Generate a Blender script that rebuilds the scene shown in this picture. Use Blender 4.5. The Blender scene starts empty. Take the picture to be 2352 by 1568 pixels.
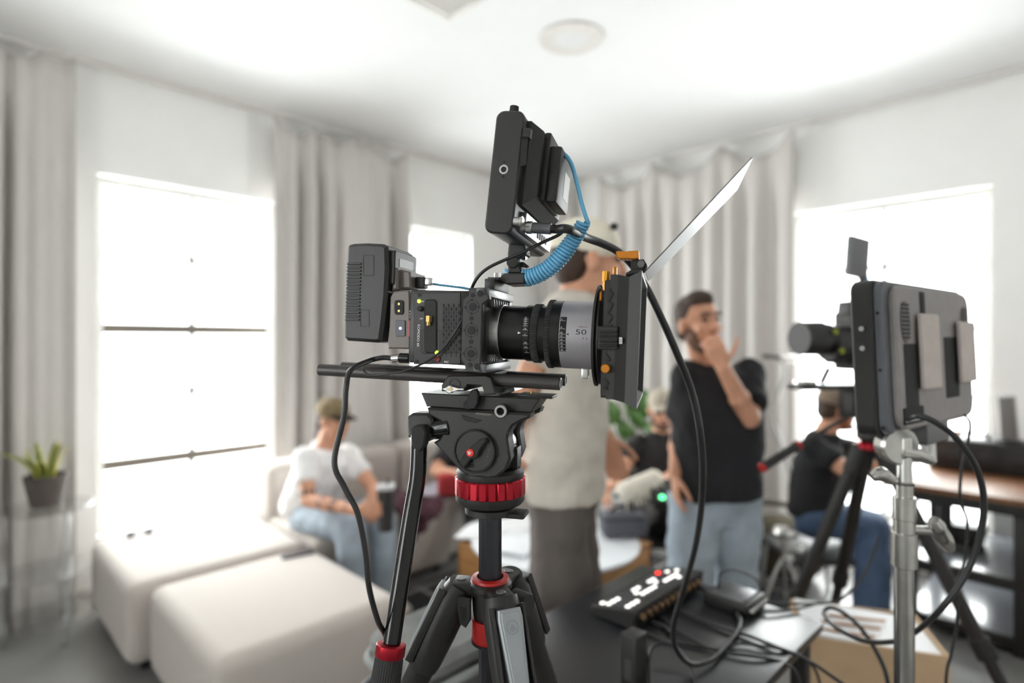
import bpy, bmesh, math, random
from mathutils import Vector as V, Matrix as M, Euler
random.seed(7)
sc = bpy.context.scene
COL = sc.collection
PI = math.pi
def rad(a): return math.radians(a)

# ------------------------------------------------------------------ camera
PW, PH, FPX, HOR, CAMZ = 2352, 1568, 1320.0, 782.0, 1.5
s2 = math.sqrt(.5)
Fv, Rv, Uv, EYE = V((s2, s2, 0)), V((s2, -s2, 0)), V((0, 0, 1)), V((0, 0, CAMZ))
cd = bpy.data.cameras.new('camera'); cam = bpy.data.objects.new('camera', cd); COL.objects.link(cam)
cam.location = EYE; cam.rotation_euler = (PI/2, 0, -PI/4)
cd.sensor_width = 36; cd.lens = FPX/PW*36; cd.clip_start = .02; cd.clip_end = 200
cd.shift_y = (784-HOR)/PW*-1
cd.dof.use_dof = True; cd.dof.focus_distance = .67; cd.dof.aperture_fstop = 1.9
sc.camera = cam
# ------------------------------------------------------------------ world and daylight
w = bpy.data.worlds.new('sky'); sc.world = w; w.use_nodes = True
bg = w.node_tree.nodes['Background']; bg.inputs[0].default_value = (.98, .99, 1, 1); bg.inputs[1].default_value = 4.0
vs = sc.view_settings; vs.view_transform = 'Standard'; vs.look = 'None'; vs.gamma = 1; vs.use_curve_mapping = False
vs.exposure = 0.95
sc.cycles.diffuse_bounces = 6; sc.cycles.max_bounces = 10; sc.cycles.transparent_max_bounces = 32; sc.cycles.sample_clamp_indirect = 6
def area(name, loc, direction, sx, sy, power, col=(.99, .995, 1)):
    l = bpy.data.lights.new(name, 'AREA'); l.shape = 'RECTANGLE'; l.size = sx; l.size_y = sy; l.energy = power; l.color = col; l.spread = PI
    o = bpy.data.objects.new(name, l); COL.objects.link(o); o.location = loc
    o.rotation_euler = V(direction).to_track_quat('-Z', 'Z').to_euler()
    return o
XW, YW, CEIL = 4.5, 4.05, 3.1           # right wall, left wall, ceiling
X0, Y0 = -2.0, -2.0                     # walls behind the photographer
area('daylight_window_left', (1.04, YW+.85, 1.65), (0, -1, -.42), 1.9, 2.5, 105)
area('daylight_window_middle', (2.85, YW+.85, 1.65), (0, -1, -.42), 1.5, 2.5, 75)
area('daylight_window_right', (XW+.85, 1.15, 1.60), (-1, 0, -.42), 2.0, 2.6, 105)
area('daylight_window_behind', (X0-.60, 1.0, 1.6), (1, 0, 0), 1.4, 1.6, 12)

# ------------------------------------------------------------------ helpers
def W(px, py, Z): return EYE + Fv*Z + Rv*((px-1176)/FPX*Z) + Uv*((HOR-py)/FPX*Z)
def ray(px, py): return Fv + Rv*((px-1176)/FPX) + Uv*((HOR-py)/FPX)
def WH(px, py, h): return W(px, py, (CAMZ-h)*FPX/(py-HOR))
def WX(px, py, x): d = ray(px, py); return EYE + d*(x/d.x)
def WY(px, py, y): d = ray(px, py); return EYE + d*(y/d.y)
def S(r, g, b):
    f = lambda c: (c/255/12.92 if c/255 <= .04045 else ((c/255+.055)/1.055)**2.4)
    return (f(r), f(g), f(b), 1)
class Frame:
    """a local frame; at() meets the line of sight of a photo pixel with the plane y = const of the frame"""
    def __init__(s, m): s.m = m; s.i = m.inverted()
    def at(s, p, y):
        o = s.i @ EYE; d = s.i.to_3x3() @ ray(*p); t = (y-o.y)/d.y; q = o+d*t
        return V((q.x, y, q.z))
    def atx(s, p, x):
        o = s.i @ EYE; d = s.i.to_3x3() @ ray(*p); return o+d*((x-o.x)/d.x)
    def atz(s, p, z):
        o = s.i @ EYE; d = s.i.to_3x3() @ ray(*p); return o+d*((z-o.z)/d.z)
def frame(o, x, y, z):
    m = M.Identity(4)
    for i, a in enumerate((x, y, z)): m[0][i], m[1][i], m[2][i] = a
    m.translation = o
    return m
c1 = lambda x, y: (720+x/4.356, 540+y/4.356)
c2 = lambda x, y: (1080+x/3.408, 220+y/3.408)
c3 = lambda x, y: (1080+x/3.92, 560+y/3.92)
c4 = lambda x, y: (840+x/4.127, 840+y/4.127)
c5 = lambda x, y: (820+x/3.843, 1160+y/3.843)
c6 = lambda x, y: (1740+x/2.904, 520+y/2.904)
c7 = lambda x, y: (1260+x/3.36, 1240+y/3.36)
c8 = lambda x, y: (1700+x/2.667, 980+y/2.667)

def catmull(pts, k=6, closed=False):
    pts = [V(p) for p in pts]; n = len(pts); out = []
    rng = range(n) if closed else range(n-1)
    for i in rng:
        g = (lambda j: pts[j % n]) if closed else (lambda j: pts[min(max(j, 0), n-1)])
        a, b, c, d = g(i-1), g(i), g(i+1), g(i+2)
        for q in range(k):
            t = q/k
            out.append(.5*((2*b)+(c-a)*t+(2*a-5*b+4*c-d)*t*t+(3*b-a-3*c+d)*t**3))
    if not closed: out.append(pts[-1])
    return out
def rrect(x0, y0, x1, y1, r, k=4):
    out = []
    for cx, cy, a in ((x1-r, y1-r, 0), (x0+r, y1-r, 90), (x0+r, y0+r, 180), (x1-r, y0+r, 270)):
        for i in range(k+1):
            t = rad(a+90*i/k); out.append((cx+r*math.cos(t), cy+r*math.sin(t)))
    return out
def circ(cx, cy, r, n=24, ry=None): return [(cx+r*math.cos(2*PI*i/n), cy+(ry or r)*math.sin(2*PI*i/n)) for i in range(n)]
def inset(poly, d):
    n = len(poly); A = sum(poly[i][0]*poly[(i+1) % n][1]-poly[(i+1) % n][0]*poly[i][1] for i in range(n))
    s = 1 if A > 0 else -1; out = []
    for i in range(n):
        p, q, r_ = V(poly[i-1]).to_2d(), V(poly[i]).to_2d(), V(poly[(i+1) % n]).to_2d()
        e1, e2 = (q-p), (r_-q)
        if e1.length < 1e-9 or e2.length < 1e-9: out.append(tuple(q)); continue
        e1.normalize(); e2.normalize()
        n1, n2 = V((-e1.y, e1.x))*s, V((-e2.y, e2.x))*s
        b = n1+n2
        if b.length < 1e-6: b = n1
        b.normalize(); c = max(.45, b.dot(n1)); q2 = q.to_2d()+b.to_2d()*(d/c); out.append((q2.x, q2.y))
    return out
I4 = M.Identity(4)
class MB:
    def __init__(s): s.v = []; s.f = []
    def add(s, vs, fs, m=None):
        o = len(s.v); s.v += [(m @ V(v)) if m is not None else V(v) for v in vs]; s.f += [tuple(i+o for i in f) for f in fs]; return s
    def box(s, c, size, rot=None, bev=0, seg=2):
        hx, hy, hz = size[0]/2, size[1]/2, size[2]/2
        m = M.Translation(V(c)) @ (rot.to_4x4() if rot is not None else I4)
        if bev <= 0:
            vs = [(x, y, z) for x in (-hx, hx) for y in (-hy, hy) for z in (-hz, hz)]
            return s.add(vs, [(0, 1, 3, 2), (4, 6, 7, 5), (0, 4, 5, 1), (2, 3, 7, 6), (0, 2, 6, 4), (1, 5, 7, 3)], m)
        bm = bmesh.new(); bmesh.ops.create_cube(bm, size=1)
        for v in bm.verts: v.co = V((v.co.x*size[0], v.co.y*size[1], v.co.z*size[2]))
        bmesh.ops.bevel(bm, geom=list(bm.edges), offset=min(bev, .49*min(size)), segments=seg, affect='EDGES', profile=.5)
        bm.verts.index_update(); s.add([v.co.copy() for v in bm.verts], [[v.index for v in f.verts] for f in bm.faces], m); bm.free(); return s
    def b2(s, a, b, bev=0, seg=2):
        a, b = V(a), V(b); return s.box((a+b)/2, [abs(b[i]-a[i]) for i in range(3)], None, bev, seg)
    def prism(s, poly, z0, z1, m=None, bev=0):
        n = len(poly)
        if bev > 0:
            q = inset(poly, bev); L = [(q, z0), (poly, z0+bev), (poly, z1-bev), (q, z1)] if z1 > z0 else [(q, z0), (poly, z0-bev), (poly, z1+bev), (q, z1)]
        else: L = [(poly, z0), (poly, z1)]
        vs = [(p[0], p[1], z) for pl, z in L for p in pl]; k = len(L)
        fs = [(j*n+i, j*n+(i+1) % n, (j+1)*n+(i+1) % n, (j+1)*n+i) for j in range(k-1) for i in range(n)]
        fs += [tuple(range(n))[::-1], tuple((k-1)*n+i for i in range(n))]
        return s.add(vs, fs, m)
    def yprism(s, poly, y0, y1, bev=0):      # outline in x, z; extruded along y
        return s.prism(poly, -y0, -y1, M(((1, 0, 0, 0), (0, 0, -1, 0), (0, 1, 0, 0), (0, 0, 0, 1))), bev)
    def xprism(s, poly, x0, x1, bev=0):      # outline in y, z; extruded along x
        return s.prism(poly, x0, x1, M(((0, 0, 1, 0), (1, 0, 0, 0), (0, 1, 0, 0), (0, 0, 0, 1))), bev)
    def lathe(s, prof, m=None, n=32, cap=True, mod=None):
        vs = []; k = len(prof)
        for (r, h) in prof:
            for i in range(n):
                a = 2*PI*i/n; rr = r*(mod(i, h) if mod else 1); vs.append((rr*math.cos(a), rr*math.sin(a), h))
        fs = [(j*n+i, j*n+(i+1) % n, (j+1)*n+(i+1) % n, (j+1)*n+i) for j in range(k-1) for i in range(n)]
        if cap: fs += [tuple(range(n))[::-1], tuple((k-1)*n+i for i in range(n))]
        return s.add(vs, fs, m)
    def cyl(s, p0, p1, r0, r1=None, n=20, bev=0):
        p0, p1 = V(p0), V(p1); d = p1-p0; L = d.length; r1 = r0 if r1 is None else r1
        m = M.Translation(p0) @ d.to_track_quat('Z', 'Y').to_matrix().to_4x4()
        pr = [(r0, 0), (r1, L)] if bev <= 0 else [(r0-bev, 0), (r0, bev), (r1, L-bev), (r1-bev, L)]
        return s.lathe(pr, m, n)
    def ring(s, p0, p1, r, ri, n=24, bev=0):
        p0, p1 = V(p0), V(p1); d = p1-p0; L = d.length; m = M.Translation(p0) @ d.to_track_quat('Z', 'Y').to_matrix().to_4x4()
        pr = [(ri, 0), (r-bev, 0), (r, bev), (r, L-bev), (r-bev, L), (ri, L), (ri, 0)]
        return s.lathe(pr, m, n, cap=False)
    def tube(s, pts, r, n=8, k=0, caps=True, flat=None):
        if k: pts = catmull(pts, k)
        pts = [V(p) for p in pts]; N = len(pts)
        if not hasattr(r, '__len__'): rr = [r]*N
        elif len(r) == N: rr = list(r)
        else:
            rr = []
            for i in range(N):
                t = i/(N-1)*(len(r)-1); j = min(int(t), len(r)-2); rr.append(r[j]+(r[j+1]-r[j])*(t-j))
        up = None; vs = []
        for i, p in enumerate(pts):
            t = (pts[min(i+1, N-1)]-pts[max(i-1, 0)])
            t = t.normalized() if t.length > 1e-9 else V((0, 0, 1))
            if up is None:
                up = V((0, 0, 1)) if abs(t.z) < .9 else V((1, 0, 0))
            up = (up-t*up.dot(t)); up = up.normalized() if up.length > 1e-6 else t.orthogonal().normalized()
            sd = t.cross(up)
            for j in range(n):
                a = 2*PI*j/n; vs.append(p+(up*math.cos(a)*(flat or 1)+sd*math.sin(a))*rr[i])
        fs = [(i*n+j, i*n+(j+1) % n, (i+1)*n+(j+1) % n, (i+1)*n+j) for i in range(N-1) for j in range(n)]
        if caps: fs += [tuple(range(n))[::-1], tuple((N-1)*n+j for j in range(n))]
        return s.add(vs, fs)
    def ball(s, c, r, rot=None, n=16, k=10):
        r = (r, r, r) if not hasattr(r, '__len__') else r
        m = M.Translation(V(c)) @ (rot.to_4x4() if rot is not None else I4) @ M.Diagonal((*r, 1))
        vs = [(0, 0, -1)]+[(math.cos(2*PI*i/n)*math.sin(PI*j/k), math.sin(2*PI*i/n)*math.sin(PI*j/k), -math.cos(PI*j/k)) for j in range(1, k) for i in range(n)]+[(0, 0, 1)]
        fs = [(0, 1+(i+1) % n, 1+i) for i in range(n)]
        fs += [(1+j*n+i, 1+j*n+(i+1) % n, 1+(j+1)*n+(i+1) % n, 1+(j+1)*n+i) for j in range(k-2) for i in range(n)]
        e = len(vs)-1; fs += [(e, 1+(k-2)*n+i, 1+(k-2)*n+(i+1) % n) for i in range(n)]
        return s.add(vs, fs, m)
    def limb(s, a, b, ra, rb, n=14):         # a tapered capsule
        s.cyl(a, b, ra, rb, n=n); s.ball(a, ra, n=n, k=8); s.ball(b, rb, n=n, k=8); return s
    def grid(s, fn, nu, nv, closed=False):
        vs = [fn(i/(nu-1), j/(nv-1)) for j in range(nv) for i in range(nu)]
        fs = [(j*nu+i, j*nu+i+1, (j+1)*nu+i+1, (j+1)*nu+i) for j in range(nv-1) for i in range(nu-1)]
        return s.add(vs, fs)
    def mesh(s, name, xf=None, smooth=True, angle=38, recalc=True):
        me = bpy.data.meshes.new(name); me.from_pydata([tuple(xf @ v) if xf is not None else tuple(v) for v in s.v], [], s.f)
        if recalc:
            bm = bmesh.new(); bm.from_mesh(me); bmesh.ops.recalc_face_normals(bm, faces=bm.faces); bm.to_mesh(me); bm.free()
        if smooth:
            me.polygons.foreach_set('use_smooth', [True]*len(me.polygons)); me.set_sharp_from_angle(angle=rad(angle))
        me.update(); return me
    def build(s, name, mat, parent=None, space=None, **k):
        xf = space if space is not None else I4
        if parent is not None: xf = wm(parent).inverted() @ xf
        me = s.mesh(name, xf, **k); o = bpy.data.objects.new(name, me); COL.objects.link(o); me.materials.append(mat)
        if parent is not None: o.parent = parent
        return o
def wm(o):
    m = o.matrix_basis.copy()
    while o.parent: o = o.parent; m = o.matrix_basis @ m
    return m
def tag(o, label=None, cat=None, group=None, kind=None):
    for k, v in (('label', label), ('category', cat), ('group', group), ('kind', kind)):
        if v: o[k] = v
    return o
def thing(name, label, cat, m=None, group=None, kind=None):
    o = bpy.data.objects.new(name, None); COL.objects.link(o); o.empty_display_size = .05
    if m is not None: o.matrix_basis = m if isinstance(m, M) else M.Translation(V(m))
    return tag(o, label, cat, group, kind)
def struct(o, label, cat): return tag(o, label, cat, kind='structure')
def centred(o):
    """move a one-mesh thing's origin to the bottom centre of its mesh"""
    vs = [v.co for v in o.data.vertices]
    c = V([(min(v[i] for v in vs)+max(v[i] for v in vs))/2 for i in (0, 1)]+[min(v.z for v in vs)])
    o.data.transform(M.Translation(-c)); o.matrix_basis = o.matrix_basis @ M.Translation(c); return o
def text_mb(body, size, align='CENTER', ext=0.0):
    cu = bpy.data.curves.new('t', 'FONT'); cu.body = body; cu.size = size; cu.align_x = align; cu.align_y = 'CENTER'; cu.extrude = ext; cu.resolution_u = 3
    o = bpy.data.objects.new('t', cu); me = o.to_mesh(); mb = MB(); mb.add([v.co.copy() for v in me.vertices], [tuple(p.vertices) for p in me.polygons])
    o.to_mesh_clear(); bpy.data.objects.remove(o); bpy.data.curves.remove(cu); return mb

# ------------------------------------------------------------------ materials
MATS = {}
def mat(name, col, rough=.5, metal=0, var=.06, scale=40, bump=0, spec=.5, coat=0, sheen=0, emit=None, estr=0, alpha=None, trans=0, stretch=None, col2=None, detail=3):
    if name in MATS: return MATS[name]
    m = bpy.data.materials.new(name); m.use_nodes = True; nt = m.node_tree; b = nt.nodes['Principled BSDF']; N = nt.nodes; L = nt.links
    col = tuple(col) if len(col) == 4 else (*col, 1)
    b.inputs['Base Color'].default_value = col; b.inputs['Roughness'].default_value = rough; b.inputs['Metallic'].default_value = metal
    b.inputs['Specular IOR Level'].default_value = spec; b.inputs['Coat Weight'].default_value = coat; b.inputs['Sheen Weight'].default_value = sheen
    b.inputs['Transmission Weight'].default_value = trans
    tc = N.new('ShaderNodeTexCoord'); mp = N.new('ShaderNodeMapping'); L.new(tc.outputs['Object'], mp.inputs[0])
    if stretch: mp.inputs['Scale'].default_value = stretch
    nz = N.new('ShaderNodeTexNoise'); nz.inputs['Scale'].default_value = scale; nz.inputs['Detail'].default_value = detail; L.new(mp.outputs[0], nz.inputs[0])
    rp_ = N.new('ShaderNodeValToRGB'); rp_.color_ramp.elements[0].position = .3; rp_.color_ramp.elements[1].position = .7
    a = tuple(max(0, c*(1-var)) for c in col[:3]); c2_ = col2[:3] if col2 else tuple(min(1, c*(1+var)) for c in col[:3])
    rp_.color_ramp.elements[0].color = (*a, 1); rp_.color_ramp.elements[1].color = (*c2_, 1)
    L.new(nz.outputs['Fac'], rp_.inputs[0]); L.new(rp_.outputs[0], b.inputs['Base Color'])
    if bump:
        bp = N.new('ShaderNodeBump'); bp.inputs['Strength'].default_value = bump; bp.inputs['Distance'].default_value = .002
        L.new(nz.outputs['Fac'], bp.inputs['Height']); L.new(bp.outputs[0], b.inputs['Normal'])
    if emit: b.inputs['Emission Color'].default_value = (*emit[:3], 1); b.inputs['Emission Strength'].default_value = estr
    MATS[name] = m; return m
def glass(name, tint=(.97, .99, .99), gloss=.08, rough=.02):
    m = bpy.data.materials.new(name); m.use_nodes = True; nt = m.node_tree; nt.nodes.clear(); N = nt.nodes
    o = N.new('ShaderNodeOutputMaterial'); t = N.new('ShaderNodeBsdfTransparent'); g = N.new('ShaderNodeBsdfGlossy'); x = N.new('ShaderNodeMixShader'); f = N.new('ShaderNodeLayerWeight'); pw = N.new('ShaderNodeMath'); pw.operation = 'POWER'; pw.inputs[1].default_value = 4
    t.inputs[0].default_value = (*tint, 1); g.inputs['Roughness'].default_value = rough; f.inputs[0].default_value = .5
    mu = N.new('ShaderNodeMath'); mu.operation = 'ADD'; mu.use_clamp = True; mu.inputs[1].default_value = gloss-.02
    nt.links.new(f.outputs['Facing'], pw.inputs[0]); nt.links.new(pw.outputs[0], mu.inputs[0]); nt.links.new(mu.outputs[0], x.inputs[0]); nt.links.new(t.outputs[0], x.inputs[1]); nt.links.new(g.outputs[0], x.inputs[2]); nt.links.new(x.outputs[0], o.inputs[0]); return m
blk = mat('matte_black_plastic', S(33, 31, 30), .5, bump=.05, scale=400)
blk2 = mat('black_anodised_metal', S(40, 38, 37), .42, .3, bump=.03, scale=500)
blkgl = mat('gloss_black_metal', S(22, 21, 21), .16, .2)
dark = mat('deep_black', S(14, 13, 13), .7)
rubber = mat('black_rubber', S(34, 33, 33), .75, bump=.1, scale=600)
chrome = mat('chrome', (.62, .61, .59), .25, 1)
steel = mat('brushed_steel', (.55, .54, .53), .32, 1, stretch=(1, 1, 8))
white_print = mat('white_print', S(225, 225, 225), .6, var=.01)
red_an = mat('red_anodised', S(168, 30, 44), .32, .75, var=.08)
red_pl = mat('red_plastic', S(165, 22, 22), .4)
gold = mat('orange_anodised', S(205, 130, 50), .3, .8)
brass = mat('brass', S(176, 148, 92), .35, .9)
blue_cable = mat('blue_cable_jacket', S(104, 174, 212), .55)
cable = mat('black_cable_jacket', S(34, 33, 34), .42)
taupe = mat('warm_grey_plastic', S(108, 99, 94), .5, bump=.05, scale=400)
paint = mat('white_wall_paint', S(240, 239, 237), .75, var=.012, scale=6, bump=.02)
ceilm = mat('white_ceiling_paint', S(234, 234, 234), .8, var=.01, scale=4, bump=.02)
# ------------------------------------------------------------------ the room
concrete = mat('polished_concrete', S(128, 126, 124), .32, var=.14, scale=2.2, detail=8)
o = MB().b2((X0-.2, Y0-.2, -.12), (XW+.2, YW+.2, 0)).build('floor', concrete); struct(o, 'grey polished concrete floor under the sofas and stands', 'floor')
o = MB().b2((X0-.2, Y0-.2, CEIL), (XW+.2, YW+.2, CEIL+.12)).build('ceiling', ceilm); struct(o, 'plain white painted ceiling above the whole room', 'ceiling')
def wall(name, axis, at, lo, hi, holes, label):
    """a wall slab of 0.2 m with window openings; holes are (a0, a1, z0, z1)"""
    sgn = 1 if at > 0 else -1; t0, t1 = at, at+.2*sgn; mb = MB()
    xs = sorted({lo, hi, *[h[0] for h in holes], *[h[1] for h in holes]})
    for a, b in zip(xs[:-1], xs[1:]):
        hs = [h for h in holes if h[0] <= a+1e-6 and h[1] >= b-1e-6]
        zs = [(0, CEIL)] if not hs else [(0, hs[0][2]), (hs[0][3], CEIL)]
        for z0, z1 in zs:
            if axis == 'y': mb.b2((a, t0, z0), (b, t1, z1))
            else: mb.b2((t0, a, z0), (t1, b, z1))
    o = mb.build(name, paint, smooth=False); struct(o, label, 'wall'); return o
WL = (WY(222, 800, YW).x, WY(640, 800, YW).x, .36, 2.47)
WM_ = (WY(900, 800, YW).x, WY(1082, 800, YW).x, .36, 2.47)
WR = (WX(2280, 800, XW).y, WX(1815, 800, XW).y, .28, 2.44)
wall('wall_left', 'y', YW, X0-.2, XW+.2, [WL, WM_], 'white wall behind the sofas with two tall grid windows')
wall('wall_right', 'x', XW, Y0-.2, YW+.2, [WR], 'white wall behind the desk with the large bright window')
wall('wall_behind', 'x', X0, Y0-.2, YW+.2, [(.4, 1.6, .9, 2.4)], 'white wall behind the photographer on the left')
wall('wall_near', 'y', Y0, X0-.2, XW+.2, [], 'white wall behind the photographer on the right')
frame_m = mat('window_frame_paint', S(225, 224, 220), .5)
bar_m = mat('dark_bronze_window_bars', S(120, 112, 102), .5)
pane_m = glass('window_glass', (.98, 1, .99), .06)
def window(name, axis, at, h, rows, label, ncol=2, thick=()):
    a0, a1, z0, z1 = h; sgn = 1 if at > 0 else -1
    P = (lambda a, d, z: (a, at+d*sgn, z)) if axis == 'y' else (lambda a, d, z: (at+d*sgn, a, z))
    t = thing(name, label, 'window', P((a0+a1)/2, .1, z0), kind='structure')
    fr = MB(); fw = .045
    for (u0, u1, v0, v1) in ((a0, a0+fw, z0, z1), (a1-fw, a1, z0, z1), (a0+fw, a1-fw, z0, z0+fw), (a0+fw, a1-fw, z1-fw, z1)):
        fr.b2(P(u0, .085, v0), P(u1, .14, v1), bev=.004)
    fr.build('window_frame', frame_m, t)
    us = [a0+(a1-a0)*i/ncol for i in range(ncol+1)]; zs = [z0+(z1-z0)*r for r in rows]
    for u in us[1:-1]:
        MB().b2(P(u-.014, .095, z0+fw), P(u+.014, .125, z1-fw)).build('glazing_bar', bar_m, t)
    for i, z in enumerate(zs[1:-1]):
        hw = .030 if i in thick else .012
        MB().b2(P(a0+fw, .098, z-hw), P(a1-fw, .128, z+hw)).build('glazing_bar', bar_m, t)
    for i in range(ncol):
        for j in range(len(zs)-1):
            MB().b2(P(us[i]+(fw if i == 0 else .011), .108, zs[j]+.012), P(us[i+1]-(fw if i == ncol-1 else .011), .113, zs[j+1]-.012)).build('pane', pane_m, t)
    return t
window('window_1', 'y', YW, WL, (0, .185, .385, .575, .79, 1), 'tall white framed grid window beside the left ottomans', thick=(0, 2))
window('window_2', 'y', YW, WM_, (0, .185, .385, .575, .79, 1), 'narrow bright grid window behind the camera body', thick=(0, 2))
window('window_3', 'x', XW, WR, (0, .2, .4, .6, .8, 1), 'large blown-out window behind the second camera', thick=())
window('window_4', 'x', X0, (.4, 1.6, .9, 2.4), (0, .33, .66, 1), 'window in the wall behind the photographer on the left')
trimm = mat('white_trim_paint', S(220, 216, 212), .5)
o = MB().b2((X0, YW-.05, CEIL-.03), (XW, YW-.03, CEIL), bev=.004).build('trim_1', trimm); struct(o, 'white curtain track along the top of the left wall', 'curtain track')
o = MB().b2((XW-.05, Y0, CEIL-.03), (XW-.03, YW-.05, CEIL), bev=.004).build('trim_2', trimm); struct(o, 'white curtain track along the top of the right wall', 'curtain track')
o = MB().b2((X0, YW-.015, 0), (XW-.016, YW, .09), bev=.004).build('baseboard_left', trimm); struct(o, 'low white baseboard along the left wall', 'baseboard')
o = MB().b2((XW-.015, Y0, 0), (XW, YW, .09), bev=.004).build('baseboard_right', trimm); struct(o, 'low white baseboard along the right wall', 'baseboard')
# ceiling fittings
q = W(1312, 88, FPX*(CEIL-CAMZ)/(HOR-88))
t = thing('ceiling_speaker', 'flat round white speaker set flush into the ceiling', 'speaker', (q.x, q.y, CEIL))
MB().lathe([(.172, 0), (.172, -.006), (.166, -.01), (.156, -.008)], M.Translation((q.x, q.y, CEIL)), 40).build('rim', trimm, t)
MB().lathe([(.155, -.002), (.155, -.007), (.02, -.009)], M.Translation((q.x, q.y, CEIL)), 40).build('grille', mat('speaker_grille', S(222, 222, 222), .6, bump=.2, scale=300), t)
q = W(1022, -14, FPX*(CEIL-CAMZ)/(HOR+14))
t = thing('ceiling_vent', 'white square air vent in the ceiling at the top edge', 'vent', (q.x, q.y, CEIL))
fr = MB(); a = .135
for dx, dy, sx, sy in ((a, 0, .03, 2*a+.03), (-a, 0, .03, 2*a+.03), (0, a, 2*a, .03), (0, -a, 2*a, .03)): fr.box((q.x+dx, q.y+dy, CEIL-.006), (sx, sy, .012), bev=.003)
fr.build('frame', trimm, t)
MB().box((q.x, q.y, CEIL-.001), (2*a-.03, 2*a-.03, .002)).build('backing', trimm, t)
for i in range(6): MB().box((q.x, q.y-a+.036+i*.040, CEIL-.008), (2*a-.03, .036, .003), Euler((rad(14), 0, 0)).to_matrix()).build('slat', trimm, t)
# curtains
linen = mat('grey_linen', S(200, 195, 191), .9, var=.03, scale=220, sheen=.3, bump=.05)
def curtain(label, p0, p1, depth, z0, waves, seed, nrm, sag, taper=0.0):
    """gathered cloth from p0 to p1 along a wall, hung from its hooks under the ceiling; nrm points into the room"""
    rnd = random.Random(seed); L = (p1-p0).length; d = (p1-p0).normalized(); zt = CEIL-.05
    ph = [rnd.uniform(0, 6.28) for _ in range(4)]; nu, nv = waves*12+1, 28
    hooks = sorted([0, 1]+[(i+rnd.uniform(-.25, .25))/sag for i in range(1, sag)])
    def fn(u, v):
        uu = u+.015*math.sin(7*u+ph[0])+.01*math.sin(13*u+ph[1])
        ampl = depth*(.45+.35*math.sin(3.1*u*math.pi+ph[2])+.2*math.sin(9*u+ph[3]))
        f = math.sin(2*PI*waves*uu+ph[0]+.5*math.sin(v*2.2+ph[1]+4*u))
        f = math.copysign(abs(f)**.75, f)
        fall = max(.35, min(1, v*6)) if v < .17 else 1
        h = 0
        for a, b in zip(hooks[:-1], hooks[1:]):
            if a <= u <= b: h = 4*(u-a)*(b-u)/((b-a)**2)*min(.16, .30*(b-a)*L)
        z = zt-h*(1-min(1, v*3))-v*(zt-z0)
        p = p0+d*(L*(u+taper*v*(u-.5)))+nrm*(.06+depth*.6+ampl*f*fall*.9)
        return V((p.x, p.y, z))
    mb = MB(); mb.grid(fn, nu, nv)
    o = mb.build('curtain', linen, recalc=False, angle=80); tag(o, label, 'curtain', 'grey linen curtains')
    s_ = o.modifiers.new('thickness', 'SOLIDIFY'); s_.thickness = .004
    centred(o); return o
def wy(px): return V((WY(px, 800, YW).x, YW, 0))
def wx(px): return V((XW, WX(px, 800, XW).y, 0))
nl, nr = V((0, -1, 0)), V((-1, 0, 0))
curtain('grey curtain at the left edge of the picture behind the plant', wy(-330), wy(165), .11, .02, 7, 3, nl, 5)
curtain('wide grey curtain hanging between the two left windows', wy(612), wy(915), .11, .02, 7, 5, nl, 4)
curtain('narrow grey curtain hanging in the room corner', wx(1258), wx(1330), .05, .02, 3, 8, nr, 2)
curtain('broad grey curtain behind the standing man in black', wx(1392), wx(1838), .085, .02, 9, 11, nr, 3)
# ------------------------------------------------------------------ foreground: cinema camera rig
AL, BE = rad(15), rad(2.2)
ax = Rv*(math.cos(AL)*math.cos(BE))-Fv*(math.sin(AL)*math.cos(BE))-Uv*math.sin(BE)
ay = Fv*math.cos(AL)+Rv*math.sin(AL)
az = ax.cross(ay)
_m = frame(V((0, 0, 0)), ax, ay, az)
_m.translation = W(1287, 881, .655)-_m.to_3x3() @ V((0, -.03, 0))
RG = Frame(_m)                          # x along the lens axis, y away from the viewer, z up; near rod on y=-.03, z=0
def rig(name, label, cat, x, z, y=0, group=None): return thing(name, label, cat, RG.m @ M.Translation((x, y, z)), group)
def xz(p, y): q = RG.at(p, y); return (q.x, q.z)
def outl(c, pts, y): return [xz(c(*p), y) for p in pts]
def pbox(mb, c, p, q, y0, y1, bev=0, ytr=None):
    a, b = xz(c(*p), y0 if ytr is None else ytr), xz(c(*q), y0 if ytr is None else ytr); return mb.b2((a[0], y0, a[1]), (b[0], y1, b[1]), bev)
def R(mb, name, m_, parent, **k): return mb.build(name, m_, parent, RG.m, **k)
def disc(c, p, r, y, t=.001, n=20, bev=0):
    """a flat round on a side face: centre pixel, radius in crop pixels"""
    a = xz(c(*p), y); b = xz(c(p[0]+r, p[1]), y); rr = abs(b[0]-a[0]); return MB().cyl((a[0], y+.0005, a[1]), (a[0], y-t, a[1]), rr, n=n, bev=bev)
def rtext(body, c, p, h, y, rot=0, align='CENTER', F=None, t=.0003):
    """flat lettering on a side face; h = cap height in crop pixels"""
    F = F or RG
    a = F.at(c(*p), y); b = F.at(c(p[0], p[1]-h), y); size = (b-a).length/.7
    mb = text_mb(body, size, align); m_ = M.Translation((a.x, y-t, a.z)) @ M.Rotation(-rot, 4, 'Y') @ M.Rotation(PI/2, 4, 'X')
    mb.v = [m_ @ v for v in mb.v]; return mb

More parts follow.
